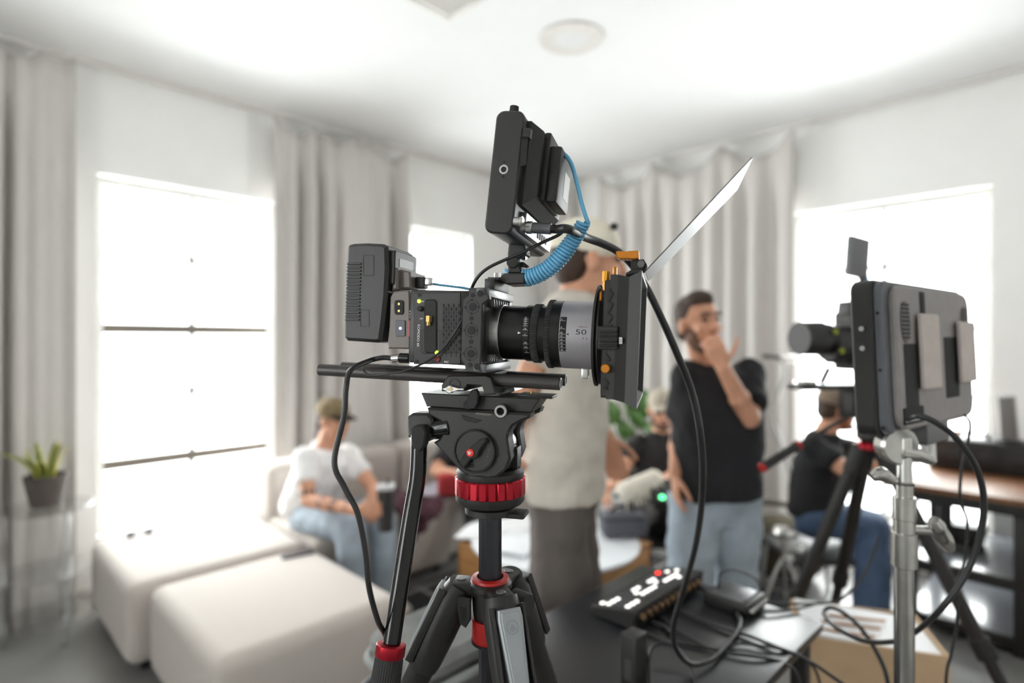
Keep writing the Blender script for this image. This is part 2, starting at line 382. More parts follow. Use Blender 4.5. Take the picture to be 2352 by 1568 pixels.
yb = -.050
a = xz(c1(968, 545), yb); b = xz(c1(1600, 1308), yb)
CAMX0, CAMZ1, CAMX1, CAMZ0 = a[0], a[1], b[0], b[1]
camera_t = rig('cinema_camera', 'black boxy cinema camera with a silver-banded lens on top of the foreground tripod', 'camera', (CAMX0+CAMX1)/2, 0)
body = R(MB().b2((CAMX0, yb, CAMZ0), (CAMX1+.012, -yb, CAMZ1), bev=.0025), 'camera_body', blk2, camera_t)
mb = MB(); mb.yprism(outl(c1, [(1005, 580), (1475, 572), (1475, 1290), (1005, 1290)], yb), yb+.001, yb-.0012, bev=.0006); R(mb, 'side_panel', blk, body)
mb = MB(); mb.yprism(outl(c1, rrect(1112, 640, 1246, 1183, 40), yb), yb+.001, yb-.0030, bev=.0018)
R(mb, 'antenna_bay', rubber, body)
p_ = outl(c1, rrect(1082, 942, 1278, 1185, 30), yb); mb = MB(); q_ = inset(p_, .0006)
n_ = len(p_); vs_ = [(x, yb-.0032, z) for x, z in p_]+[(x, yb-.0032, z) for x, z in q_]
mb.add(vs_, [(i, (i+1) % n_, n_+(i+1) % n_, n_+i) for i in range(n_)]); R(mb, 'bay_cover_line', dark, body)
mb = MB(); cx, zz = xz(c1(1172, 808), yb); _, zb = xz(c1(1172, 868), yb); _, zc = xz(c1(1172, 905), yb)
mb.cyl((cx, yb-.005, zz), (cx, yb-.005, zb), .0040, n=6); mb.cyl((cx, yb-.005, zb), (cx, yb-.005, zc), .0029, n=16); R(mb, 'antenna_socket', brass, body)
ledy = mat('green_led', S(190, 255, 40), .4, emit=S(190, 255, 30), estr=6)
R(disc(c1, (1058, 660), 16, yb-.0012, .001), 'power_led', ledy, body)
R(disc(c1, (1235, 1173), 17, yb-.0012, .001), 'record_led', ledy, body)
R(disc(c1, (1072, 735), 25, yb-.0012, .004, bev=.0008), 'power_switch', rubber, body)
R(disc(c1, (1240, 1238), 30, yb-.0012, .002, bev=.0008), 'record_button', mat('record_button_red', S(120, 45, 42), .5), body)
R(rtext('ON', c1, (1092, 663), 14, yb-.0013), 'lettering', white_print, body)
R(rtext('OFF', c1, (1081, 836), 16, yb-.0013), 'lettering', white_print, body)
R(rtext('REC', c1, (1332, 1268), 20, yb-.0013), 'lettering', white_print, body)
R(rtext('KOMODO 6K', c1, (1050, 1005), 26, yb-.0013, rot=-PI/2), 'lettering', white_print, body)
mb = MB()
for i in range(8):
    x = 1306+i*25
    ys = [705+j*72 for j in range(7)] if i % 2 == 0 else [741+j*72 for j in range(7)]
    for y_ in ys:
        mb.yprism(outl(c1, rrect(x-9, y_-20, x+9, y_+20, 8, 3), yb), yb-.0011, yb-.0016)
        mb.yprism(outl(c1, circ(x, y_+36, 7, 8), yb), yb-.0011, yb-.0016)
o = R(mb, 'cooling_vent', dark, body); o['kind'] = 'stuff'
for p in ((1060, 600), (1034, 1263)): R(disc(c1, p, 17, yb-.0012, .0006), 'screw', rubber, body)

# cage
ycg = -.058
cage = R(MB().yprism(outl(c1, [(1555, 527), (1742, 522), (1760, 640), (1692, 690), (1672, 1290), (1705, 1378), (1522, 1372), (1515, 1312), (1470, 1240), (1492, 640), (1545, 600)], ycg), yb+.001, ycg, bev=.0012), 'cage_side', blk, camera_t)
holes = [(1592, 600, 22), (1668, 582, 32), (1592, 716, 40), (1582, 832, 22), (1580, 952, 42), (1575, 1066, 22), (1574, 1186, 40), (1565, 1300, 24), (1640, 1316, 32)]
for x, y_, r_ in holes:
    R(disc(c1, (x, y_), r_, ycg, .0004), 'bolt_hole', dark, cage)
for x, y_ in ((1517, 720), (1650, 718), (1583, 645), (1582, 785), (1508, 950), (1638, 952), (1577, 880), (1575, 1020), (1500, 1184), (1630, 1188), (1570, 1118), (1562, 1250)):
    R(disc(c1, (x, y_), 11, ycg, .0003, n=10), 'pin_hole', dark, cage)
for x, y_ in ((1592, 716), (1580, 952), (1574, 1186)):
    a = xz(c1(x, y_), ycg); r_ = abs(xz(c1(x+66, y_), ycg)[0]-a[0]); mb = MB(); mb.ring((a[0], ycg, a[1]), (a[0], ycg-.0003, a[1]), r_, r_-.0005, 28); R(mb, 'rosette_line', dark, cage)
XF = xz(c1(1735, 600), ycg)[0]          # front plane of the cage
ZT, ZB = xz(c1(1740, 524), ycg)[1], xz(c1(1700, 1378), ycg)[1]
alu = mat('grey_anodised_metal', S(105, 105, 108), .35, .6)
mb = MB()
YF = .052
mb.b2((XF-.014, ycg, ZT-.010), (XF+.002, YF, ZT), bev=.0015); mb.b2((XF-.014, ycg, ZB), (XF+.002, YF, ZB+.010), bev=.0015)
mb.b2((XF-.014, YF-.010, ZB), (XF, YF, ZT), bev=.0015)
R(mb, 'cage_front', alu, camera_t)
mb = MB(); mb.xprism(rrect(-.046, ZB+.012, .042, ZT-.012, .008), XF-.016, XF-.004, bev=.001); fp = R(mb, 'front_plate', blk2, camera_t)
for s_, zz in ((1, ZT-.016), (-1, ZB+.016)):
    for i in range(8): R(MB().box((XF-.001, -.036+i*.0095, zz), (.008, .0028, .009), Euler((rad(25*s_), 0, 0)).to_matrix(), bev=.0006), 'cooling_rib', alu, fp)
# rail on top of the cage
mb = MB(); a = xz(c1(1722, 437), -.032); b = xz(c1(1835, 527), -.032)
mb.b2((a[0], -.036, b[1]-.002), (b[0]-.002, .028, a[1]), bev=.001); rail = R(mb, 'top_rail', blk, camera_t)
for i in range(7): R(MB().box(((a[0]+b[0])/2+.001, -.026+i*.008, a[1]+.001), (.014, .004, .003), bev=.0005), 'rail_tooth', blk, rail)
# power adapter plate
ya = -.040
ad = R(MB().yprism(outl(c1, [(765, 620), (800, 560), (960, 545), (968, 640), (968, 1140), (745, 1135), (735, 1085), (755, 900)], ya), ya, .035, bev=.002), 'battery_plate', taupe, camera_t)
R(MB().yprism(outl(c1, [(785, 328), (838, 322), (842, 540), (775, 562)], -.034), -.034, .030, bev=.0025), 'plate_bracket', taupe, ad)
R(MB().yprism(outl(c1, [(838, 334), (965, 362), (975, 530), (842, 542)], -.025), -.025, .022, bev=.002), 'plate_bracket', taupe, ad)
R(MB().yprism(outl(c1, rrect(815, 650, 905, 795, 25), ya), ya+.001, ya-.0015, bev=.0005), 'power_port', dark, ad)
for y_ in (688, 757): R(disc(c1, (856, y_), 11, ya-.0015, .0006), 'contact', brass, ad)
R(MB().yprism(outl(c1, rrect(825, 850, 922, 1012, 10), ya), ya+.001, ya-.0015, bev=.0006), 'release_button', mat('slate_button', S(82, 80, 86), .5), ad)
R(disc(c1, (870, 931), 12, ya-.0015, .0006), 'status_led', mat('blue_led', S(150, 170, 255), .4, emit=S(150, 170, 255), estr=6), ad)
R(rtext('+ 14.8V -', c1, (790, 722), 20, ya-.0002, rot=PI/2), 'lettering', mat('grey_print', S(170, 160, 150), .6), ad)
R(MB().yprism(outl(c1, [(952, 855), (985, 850), (982, 1015), (948, 1015)], ya), ya+.004, ya-.0008), 'red_latch', red_pl, ad)
for y_ in (760, 790, 820, 1035, 1065, 1095):
    R(MB().yprism(outl(c1, [(962, y_), (968, y_-8), (1000, y_+22), (1000, y_+34)], ya), ya+.002, ya-.0006), 'hazard_stripe', white_print, ad)
# connector on top: usb style block with light-blue lead
yd = -.012
mb = MB(); pbox(mb, c1, (1015, 415), (1105, 528), yd, yd+.014, .0015, yd); blkp = R(mb, 'top_connector', blk, camera_t)
mb = MB(); pbox(mb, c1, (1105, 420), (1175, 500), yd+.001, yd+.012, .002, yd); R(mb, 'connector_shell', steel, blkp)
# side connector with power lead
mb = MB(); p0 = RG.at(c1(968, 1232), -.042); p1 = RG.at(c1(862, 1228), -.042); p2 = RG.at(c1(790, 1235), -.042)
mb.cyl(p0, p1, .0060, n=20, bev=.0006); cn = R(mb, 'power_connector', blkgl, camera_t); R(MB().cyl(p1, p2, .0047, n=16), 'connector_sleeve', steel, cn)

# lens
LZ = xz(c3(620, 806), 0)[1]
def lx(x, y=0): return xz(c3(x, 806), y)[0]
def lr(x, top, bot): return (xz(c3(x, top), 0)[1]-xz(c3(x, bot), 0)[1])/2
def LM(x): return M.Translation((x, 0, LZ)) @ M.Rotation(PI/2, 4, 'Y')
def ringp(x0, x1, r, bev=.0006, n=64): return MB().lathe([(r-bev, 0), (r, bev), (r, x1-x0-bev), (r-bev, x1-x0)], LM(x0), n)
satin = mat('satin_black_metal', S(30, 29, 29), .3, .4)
silver = mat('satin_silver_metal', S(160, 156, 160), .38, .5, stretch=(30, 1, 1), scale=60, var=.03)
r1, r2, r3, r4, r5 = lr(330, 560, 1042), lr(580, 543, 1072), lr(640, 562, 1062), lr(705, 510, 1115), lr(960, 517, 1127)
X = [lx(x, -r_) for x, r_ in ((205, r1), (246, r1), (462, r1), (526, r2), (612, r2), (655, r4), (722, r4), (795, r5), (1092, r5))]
lens = R(ringp(X[0]-.002, X[3]+.004, r1), 'lens', satin, camera_t)
R(ringp(X[0]-.006, X[1], lr(235, 548, 1046)), 'lens_mount', steel, lens)
R(ringp(X[2], X[3], r1+.0012), 'iris_scale', satin, lens)
def gear(x0, x1, r, nt=76):
    return MB().lathe([(r-.001, 0), (r, .0008), (r, x1-x0-.0008), (r-.001, x1-x0)], LM(x0), nt*4, mod=lambda i, h: 1 if i % 4 < 2 else .968)
R(gear(X[3], X[4]-.002, r2), 'iris_ring', rubber, lens)
R(ringp(X[3]+.002, X[5]+.004, r3), 'barrel', satin, lens)
R(gear(X[5], X[6]-.002, r4+.0006), 'focus_ring', rubber, lens)
R(ringp(X[6]-.003, X[7], r5-.0004), 'focus_scale', satin, lens)
R(ringp(X[7], X[8], r5), 'silver_band', silver, lens)
R(MB().b2((lx(1020), -.006, LZ-r5-.011), (lx(1082), .006, LZ-r5+.002), bev=.001), 'lens_foot', chrome, lens)
def wrap(body, x, y_px, h, r, m_, c=c3, align='CENTER', xs=1.0):
    """lettering bent round the lens barrel; x, y_px in crop pixels on the near surface"""
    q = RG.at(c(x, y_px), -r*.98); q2 = RG.at(c(x, y_px-h), -r*.98); size = (q2-q).length/.7
    th = math.asin(max(-.98, min(.98, (q.z-LZ)/r))); mb = text_mb(body, size, align) if isinstance(body, str) else body
    out = []
    for v in mb.v:
        t_ = th+v.y/r; out.append(V((q.x+v.x*xs, -(r+.0003)*math.cos(t_), LZ+(r+.0003)*math.sin(t_))))
    mb.v = out; return R(mb, 'lettering', m_, lens, smooth=False, recalc=False)
def wbar(x, y_px, wd, ht, r, m_, name='scale_mark'):
    a, b = RG.at(c3(x-wd/2, y_px), -r), RG.at(c3(x+wd/2, y_px), -r); h_ = ht*.00013; q = (a+b)/2; th = math.asin(max(-.98, min(.98, (q.z-LZ)/r)))
    mb = MB(); n = 12
    vs = []
    for i in range(n+1):
        t_ = th+(i/n-.5)*h_/r
        for xx in (a.x, b.x): vs.append((xx, -(r+.0002)*math.cos(t_), LZ+(r+.0002)*math.sin(t_)))
    mb.add(vs, [(2*i, 2*i+1, 2*i+3, 2*i+2) for i in range(n)]); return R(mb, name, m_, lens, recalc=False)
for s_, y_ in (('22', 664), ('16', 684), ('11', 706), ('8', 727), ('5.6', 762), ('4', 814), ('2.8', 888), ('2.4', 926), ('2', 968)):
    wrap(s_, 494, y_, 13, r1+.0012, white_print); wbar(494, y_+11, 46, 2.2, r1+.0012, white_print)
red_print = mat('dark_red_print', S(110, 40, 45), .5); blk_print = mat('black_print', S(30, 30, 32), .5)
wbar(832, 812, 58, 312, r5, satin, 'distance_window')
for s_, y_ in (("6'", 678), ("8'", 752), ("10'", 799), ("12'", 828), ("15'", 860), ("20'", 892), ("30'", 921), ("60'", 950)):
    wrap(s_, 822, y_, 13, r5+.0003, white_print); wbar(828, y_+12, 50, 2.2, r5+.0003, white_print)
wrap('50', 998, 796, 46, r5, blk_print, xs=1.6); wrap('REMUS', 1018, 748, 11, r5, red_print, xs=1.6); wrap('T 2', 1032, 853, 16, r5, blk_print, xs=1.6)
def tri(x, y_, s_, r, m_, d=1):
    mb = MB(); mb.add([(0, .0016*s_, 0), (0, -.0016*s_, 0), (.0038*s_*d, 0, 0)], [(0, 1, 2)]); wrap(mb, x, y_, 10, r, m_)
tri(430, 800, .9, r1, white_print); tri(888, 813, .8, r5, blk_print, -1)

# rods and baseplate
xl = RG.at(c1(62, 1350), -.03).x
tubem = mat('carbon_grey_tube', S(58, 54, 52), .42, .2)
for y_, x0, x1 in ((-.03, xl, 0), (.03, RG.at((786, 842), .03).x, RG.at((1299, 873), .03).x)):
    rod = R(MB().cyl((x0, y_, 0), (x1, y_, 0), .0075, n=28, bev=.0006), 'support_rod', tubem, camera_t)
    R(MB().ring((x1-.0004, y_, 0), (x1+.0008, y_, 0), .0068, .0056), 'rod_end', alu, rod); R(MB().cyl((x1, y_, 0), (x1+.0003, y_, 0), .0056), 'bore', dark, rod)
ybp = -.046
bp = R(MB().yprism(outl(c4, [(718, 240), (715, 185), (775, 95), (1130, 90), (1185, 115), (1235, 270), (1130, 275), (1100, 190), (965, 180), (930, 240)], ybp), ybp, .044, bev=.0012), 'baseplate', blk, camera_t)
R(MB().b2((xz(c4(770, 90), ybp)[0], -.03, ZB-.001), (xz(c4(1190, 90), ybp)[0], .03, xz(c4(800, 105), ybp)[1])), 'spacer', blk2, bp)
a = xz(c4(845, 175), ybp); mb = MB(); mb.ring((a[0], ybp, a[1]), (a[0], ybp-.0006, a[1]), .0068, .0062); R(mb, 'recess_line', dark, bp)
lv = R(disc(c4, (808, 220), 36, ybp, .006, bev=.001), 'lock_lever', chrome, bp)
mb = MB(); mb.yprism(outl(c4, [(735, 212), (790, 196), (830, 196), (880, 210), (930, 212), (932, 232), (880, 230), (830, 246), (790, 246), (737, 226)], ybp-.004), ybp-.003, ybp-.006, bev=.0006); R(mb, 'lever_wing', chrome, lv)
R(disc(c4, (808, 220), 14, ybp-.006, .001), 'lever_screw', brass, lv)
R(MB().yprism(outl(c4, [(1262, 268), (1290, 215), (1400, 195), (1410, 240), (1330, 268)], -.01), -.01, .03, bev=.001), 'plate_wedge', alu, bp)

# ---- battery
ybt = -.044
bt = rig('camera_battery', 'tall black ribbed battery pack clipped to the back of the cinema camera', 'battery', xz(c1(520, 1060), ybt)[0], xz(c1(520, 1065), ybt)[1])
shell = R(MB().yprism(outl(c1, [(345, 95), (390, 82), (520, 76), (690, 84), (735, 110), (742, 320), (728, 600), (700, 860), (672, 1060), (630, 1075), (330, 1055), (300, 1020), (296, 840), (318, 300), (330, 130)], ybt), ybt, .034, bev=.004), 'battery_case', blk, bt)
for i in range(17):
    R(MB().yprism(outl(c1, rrect(340-i*1.2, 275+i*35, 482-i*1.2, 296+i*35, 6, 2), ybt), ybt+.001, ybt-.0014, bev=.0006), 'grip_rib', blk, shell)
mb = MB()
for p in ((500, 200, 606, 405), (470, 745, 560, 915)):
    q_ = outl(c1, rrect(*p, 8, 3), ybt); q2 = inset(q_, .0005); n_ = len(q_)
    mb.add([(x, ybt-.0003, z) for x, z in q_]+[(x, ybt-.0003, z) for x, z in q2], [(i, (i+1) % n_, n_+(i+1) % n_, n_+i) for i in range(n_)])
R(mb, 'latch_outline', dark, shell)
XB = xz(c1(738, 300), ybt)[0]
zt_, zb_ = xz(c1(738, 110), ybt)[1], xz(c1(738, 330), ybt)[1]
mb = MB(); mb.xprism(rrect(-.036, zb_-.02, .028, zt_-.003, .004), XB-.004, XB+.006, bev=.0015); R(mb, 'battery_front', blk, bt)
mb = MB(); mb.xprism(rrect(-.024, zb_+.004, .016, zt_-.012, .002), XB+.0058, XB+.0065); R(mb, 'rating_label', mat('silver_sticker', S(190, 190, 190), .5), bt)
# ---- matte box
MBX = rig('matte_box', 'square black matte box with orange knobs clamped on the front of the lens', 'matte box', lx(1200), LZ-.07)
rD = lr(1135, 380, 1288)
x0, x1 = lx(1086, -rD*.98), lx(1195)
R(MB().lathe([(r5-.001, 0), (rD-.003, 0), (rD, .003), (rD, x1-x0-.006), (rD-.004, x1-x0-.004), (rD-.002, x1-x0)], LM(x0), 64), 'lens_donut', blk, MBX)
ym = -.066
blkside = R(MB().yprism(outl(c3, [(1222, 322), (1312, 318), (1272, 1388), (1172, 1384), (1170, 1330), (1208, 340)], ym), ym, .066, bev=.002), 'filter_stage', blk, MBX)
def zig(c, pts, y, w, name):
    mb = MB(); P3 = [RG.at(c(*p), y) for p in pts]
    for a, b in zip(P3[:-1], P3[1:]):
        d = b-a; mb.box((a+b)/2+V((0, -.0008, 0)), (d.length, .0016, w), M.Rotation(-math.atan2(d.z, d.x), 3, 'Y'))
    R(mb, name, blk2, blkside)
zig(c3, [(1245, 405), (1278, 450), (1240, 520), (1280, 545), (1236, 620), (1274, 655), (1232, 725), (1276, 735)], ym, .0022, 'truss_rib')
zig(c3, [(1214, 990), (1256, 1040), (1210, 1060)], ym, .0022, 'truss_rib')
zig(c3, [(1204, 1220), (1240, 1250), (1205, 1300), (1242, 1310)], ym, .0022, 'truss_rib')
cl = R(MB().yprism(outl(c3, rrect(1148, 742, 1335, 948, 12), ym-.004), ym+.004, ym-.006, bev=.001), 'side_clamp', blk, MBX)
for i in range(4): R(MB().yprism(outl(c3, rrect(1165, 778+i*42, 1325, 800+i*42, 6), ym-.006), ym-.004, ym-.009, bev=.0008), 'clamp_ridge', blk2, cl)
R(disc(c3, (1220, 1121), 42, ym-.002, .004, n=32, bev=.0008), 'orange_knob', gold, MBX)
R(MB().cyl(RG.at(c3(1185, 470), -.05), RG.at(c3(1168, 470), -.05), .0001), 'pin', gold, MBX) if 0 else None
R(MB().yprism(outl(c3, [(1165, 430), (1188, 420), (1186, 508), (1160, 512)], -.055), -.055, -.048, bev=.0008), 'orange_tab', gold, MBX)
# knobs on top
a = RG.at(c3(1214, 370), -.03); b = RG.at(c3(1216, 340), -.03); c_ = RG.at(c3(1217, 248), -.03)
kn = R(MB().lathe([(.0042, 0), (.0042, (c_-b).length)], M.Translation(b), 40, mod=lambda i, h: 1 if i % 4 < 2 else .9), 'top_knob', gold, MBX)
R(MB().cyl(a-V((0, 0, .006)), b, .0026), 'knob_stem', gold, kn)
mb = MB(); pbox(mb, c3, (1286, 203), (1316, 322), -.02, -.012, .0008); R(mb, 'orange_tab', gold, MBX)
# hood: frustum with an open front
xb0, xf = RG.at(c3(1312, 800), ym).x, RG.at(c3(1525, 800), -.082).x
zt0, zb0 = RG.at(c3(1330, 275), ym).z, RG.at(c3(1275, 1400), ym).z
zt1, zb1 = RG.at(c3(1530, 240), -.082).z, RG.at(c3(1460, 1490), -.082).z
def rc(x, hy, z0, z1): return [(x, -hy, z0), (x, hy, z0), (x, hy, z1), (x, -hy, z1)]
xm = xb0+(xf-xb0)*.5
L_ = [rc(xb0-.008, .066, zb0, zt0), rc(xb0, .0665, zb0, zt0), rc(xm, .079, zb1+.006, zt1-.006), rc(xf, .082, zb1, zt1), rc(xf, .078, zb1+.004, zt1-.004), rc(xm, .074, zb1+.011, zt1-.011), rc(xb0+.004, .05, zb0+.014, zt0-.014)]
mb = MB(); mb.add([p for r_ in L_ for p in r_], [(j*4+i, j*4+(i+1) % 4, (j+1)*4+(i+1) % 4, (j+1)*4+i) for j in range(len(L_)-1) for i in range(4)])
R(mb, 'hood', blk, MBX, smooth=False)
q = RG.at(c3(1354, 870), -.0815)
R(MB().yprism(outl(c3, rrect(1340, 842, 1368, 898, 3), -.079), -.076, -.0795), 'size_tag', white_print, MBX)
R(rtext('E9', c3, (1354, 870), 26, -.0797, rot=PI/2), 'lettering', blk_print, MBX)
# hinge, lever and flag
yh = -.045
hg = R(MB().yprism(outl(c3, [(1448, 150), (1560, 135), (1588, 180), (1560, 235), (1448, 230)], yh), yh, yh+.030, bev=.001), 'flag_hinge', blk2, MBX)
R(disc(c3, (1538, 184), 34, yh, .003, n=24, bev=.0005), 'hinge_screw', alu, hg)
R(MB().yprism(outl(c3, [(1400, 262), (1455, 228), (1545, 228), (1550, 250), (1400, 285)], yh), yh, yh+.06, bev=.0006), 'hinge_foot', blk, hg)
wav = [(1310+i*14, 62+(6 if i % 2 else 0)) for i in range(9)]+[(1515, 58), (1518, 132), (1440, 138)]+[(1425-i*14, 132+(5 if i % 2 else 0)) for i in range(7)]+[(1316, 120)]
R(MB().yprism(outl(c3, wav, yh-.004), yh-.004, yh+.012, bev=.0008), 'flag_lever', gold, hg)
fm = mat('black_carbon_flag', S(48, 46, 46), .38, 0, spec=.3)
# the flag is a thin plate: one edge on the hinge line, leaning up and forward
fa = RG.at((1481, 622), -.048); fb = RG.at((1727, 360), -.066)
d_ = (fb-fa); d2 = V((d_.x, 0, d_.z)).normalized(); nn = V((-d2.z, 0, d2.x)); Lf = V((d_.x, 0, d_.z)).length
pts = [(0, -.048), (Lf, -.066), (Lf, .060), (Lf*.03, .060), (0, .05)]
mb = MB(); vs_ = []
for s_ in (0, -.0012):
    for u, y_ in pts: vs_.append(V((fa.x, 0, fa.z))+d2*u+nn*s_+V((0, y_, 0)))
n_ = len(pts); mb.add(vs_, [tuple(range(n_)), tuple(range(n_, 2*n_))[::-1]]+[(i, (i+1) % n_, n_+(i+1) % n_, n_+i) for i in range(n_)])
R(mb, 'top_flag', fm, MBX, smooth=False)

# ---- on-camera monitor
_mm = RG.m @ M.Rotation(rad(4.2), 4, 'Y')
MMF = Frame(_mm)
def mz(p, y): q = MMF.at(p, y); return (q.x, q.z)
yn = -.088
def RM(mb, name, m_, parent, **k): return mb.build(name, m_, parent, MMF.m, **k)
sl = [mz(c2(*p), yn) for p in ((205, 130), (430, 150), (110, 1030), (330, 1045))]
mx0, mx1 = (sl[0][0]+sl[2][0])/2, (sl[1][0]+sl[3][0])/2
mzt, mzb = mz(c2(300, 112), yn)[1], mz(c2(220, 1078), yn)[1]
mon = thing('field_monitor', 'small black monitor on a tilt arm above the cinema camera', 'monitor', MMF.m @ M.Translation((mx0, 0, mzb)))
case = RM(MB().yprism(rrect(mx0, mzb, mx1, mzt, .009, 5), yn, .088, bev=.002), 'monitor_case', blk, mon)
mb = MB(); mb.xprism(rrect(-.080, mzb+.012, .080, mzt-.008, .004), mx0-.0008, mx0+.001); RM(mb, 'screen', blkgl, mon)
# raised back with chamfered rim
b0, b1 = mx1, mx1+.017
zlo, zhi = mz(c2(380, 860), -.07)[1], mzt-.006
L_ = [rc(b0-.001, .074, zlo-.002, zhi), rc(b0+.004, .074, zlo, zhi), rc(b1, .066, zlo+.012, zhi-.008)]
mb = MB(); mb.add([p for r_ in L_ for p in r_], [(j*4+i, j*4+(i+1) % 4, (j+1)*4+(i+1) % 4, (j+1)*4+i) for j in range(2) for i in range(4)]+[(0, 1, 2, 3), (8, 9, 10, 11)])
bk = RM(mb, 'back_housing', blk, mon, smooth=False)
mb = MB(); mb.xprism(rrect(-.06, mzb+.006, .084, zlo-.004, .003), b0-.001, b0+.006, bev=.001); RM(mb, 'connector_panel', alu, mon)
for i in range(5): RM(MB().b2((b0+.005, .0+i*.012, mzb+.012), (b0+.0065, .007+i*.012, zlo-.014)), 'panel_slot', dark, bk)
for i in range(9): RM(MB().b2((b1-.0005, -.005+i*.006, zlo+.016), (b1+.0004, -.002+i*.006, zlo+.030)), 'back_vent', dark, bk)
# battery bracket with a dummy battery
yb2 = -.055
bz0, bz1 = mz(c2(590, 820), yb2)[1], mz(c2(570, 285), yb2)[1]
br = RM(MB().b2((b1-.001, yb2, bz0), (b1+.006, .03, bz1), bev=.0015), 'battery_bracket', blk, mon)
dz1 = mz(c2(640, 378), yb2)[1]
RM(MB().b2((b1+.005, yb2+.004, bz0), (b1+.019, .022, dz1), bev=.003), 'dummy_battery', blk, br)
mb = MB(); mb.xprism(rrect(-.02, bz0+.012, .012, dz1-.02, .002), b1+.0188, b1+.0193); RM(mb, 'sticker', mat('pale_sticker', S(200, 200, 198), .5), br)
# slot, socket, knob
mb = MB(); mb.yprism([mz(c2(*p), yn) for p in ((402, 330), (455, 332), (440, 540), (392, 555))], yn-.0002, yn-.0008); RM(mb, 'card_slot', dark, case)
mb = MB(); mb.yprism([mz(c2(*p), yn) for p in ((418, 252), (480, 262), (470, 335), (405, 332))], yn+.006, yn-.003, bev=.001); RM(mb, 'slot_latch', blk2, case)
q = mz(c2(263, 577), yn); mb = MB(); mb.ring((q[0], yn+.0005, q[1]), (q[0], yn-.0006, q[1]), .0049, .0032, 28); RM(mb, 'thread_socket', chrome, case); RM(MB().cyl((q[0], yn, q[1]), (q[0], yn-.0003, q[1]), .0034), 'thread_bore', dark, case)
for y_ in (520, 632): q = mz(c2(268 if y_ < 577 else 258, y_), yn); RM(MB().cyl((q[0], yn+.0003, q[1]), (q[0], yn-.0003, q[1]), .0014, n=12), 'pin_hole', dark, case)
q = mz(c2(370, 118), -.05); q2 = mz(c2(370, 78), -.05); RM(MB().lathe([(.0062, 0), (.0062, .001), (.0050, q2[1]-mzt)], M.Translation((q[0]-.004, -.05, mzt-.001)), 24), 'top_button', rubber, mon)
# video sockets and plug
xs = b0+.004
q = MMF.atx(c2(372, 985), xs)
def bnc(q, L_, name='video_socket'):
    k = RM(MB().cyl(q+V((-.004, 0, 0)), q+V((L_, 0, 0)), .0047, n=20), name, steel, mon); RM(MB().cyl(q+V((.002, 0, 0)), q+V((.005, 0, 0)), .0064, n=24, bev=.0006), 'collar', chrome, k); return k
bnc(q, .006)
q = MMF.atx(c2(420, 1028), xs)
k = bnc(q, .010); RM(MB().cyl(q+V((.003, 0, 0)), q+V((.010, 0, 0)), .0070, n=24, bev=.0008), 'collar', steel, k)
RM(MB().cyl(q+V((.010, 0, 0)), q+V((.031, 0, 0)), .0062, n=24, bev=.0006), 'plug', alu, k); RM(MB().cyl(q+V((.030, 0, 0)), q+V((.040, 0, 0)), .0048, n=20), 'boot', blkgl, k)
PLUG = MMF.m @ (q+V((.038, 0, 0)))
# tilt arm
ymt = -.012
def xzr(c, p, y=ymt): return xz(c(*p), y)
arm = R(MB().yprism(outl(c2, [(300, 1150), (425, 1160), (440, 1240), (385, 1270), (385, 1320), (410, 1390), (290, 1390), (295, 1300), (290, 1240)], ymt), ymt, ymt+.024, bev=.002), 'tilt_arm', blk, mon)
R(disc(c2, (335, 1300), 48, ymt, .003, n=28, bev=.0008), 'arm_joint', blk2, arm)
R(MB().cyl(RG.at(c2(400, 1235), ymt+.012), RG.at(c2(445, 1245), ymt+.012), .006, n=24), 'arm_knob', steel, arm)
R(MB().yprism(outl(c2, [(380, 1300), (415, 1300), (455, 1332), (430, 1345), (385, 1330)], ymt+.006), ymt+.006, ymt+.014, bev=.0008), 'arm_lever', blk2, arm)
R(MB().yprism(outl(c2, [(268, 1388), (425, 1384), (425, 1470), (285, 1476), (215, 1440), (215, 1425)], -.02), -.02, .016, bev=.0015), 'clamp_block', blk, arm)
R(MB().lathe([(.0082, 0), (.0082, xzr(c2, (232, 1386))[1]-xzr(c2, (232, 1420))[1])], M.Translation((xzr(c2, (232, 1420))[0], ymt, xzr(c2, (232, 1424))[1])), 60, mod=lambda i, h: 1 if i % 2 else .95), 'clamp_knob', steel, arm)
# ---- fluid head and tripod (upright frame under the camera)
q = RG.m @ RG.at((1126, 1180), 0)
hx = V((ax.x, ax.y, 0)).normalized()
TF = Frame(frame(V((q.x, q.y, 0)), hx, ay, Uv))
def T(mb, name, m_, parent, **k): return mb.build(name, m_, parent, TF.m, **k)
def tz(c, p, y): q = TF.at(c(*p), y); return (q.x, q.z)
def tout(c, pts, y): return [tz(c, p, y) for p in pts]
head = thing('fluid_tilt_mount', 'black fluid tripod head with a red knurled ring and pan handle', 'tripod head', TF.m @ M.Translation((0, 0, tz(c4, (1180, 1400), 0)[1])))
yp = -.030
sp = R(MB().yprism(outl(c4, [(522, 256), (1652, 312), (1560, 446), (576, 386)], yp), yp, .030, bev=.001), 'sliding_plate', blk2, head)
e0 = RG.at(c4(1650, 312), yp); 
R(MB().b2((e0.x-.03, -.016, e0.z-.001), (e0.x+.012, .016, e0.z+.0025), bev=.0008), 'plate_tongue', blk, sp)
q = RG.at(c4(1572, 262), -.005); R(MB().cyl(q-V((0, 0, .004)), q+V((0, 0, .003)), .0022, n=14), 'brass_pin', brass, sp)
ysk = -.041; a = RG.at(c4(1280, 430), ysk); mb = MB(); mb.ring((a.x, ysk+.014, a.z), (a.x, ysk-.002, a.z), .0078, .0046, 32, .0008); R(mb, 'thread_socket', mat('dull_nickel', (.30, .29, .28), .35, 1), sp); R(MB().cyl((a.x, ysk+.012, a.z), (a.x, ysk+.004, a.z), .0048), 'thread_bore', dark, sp)
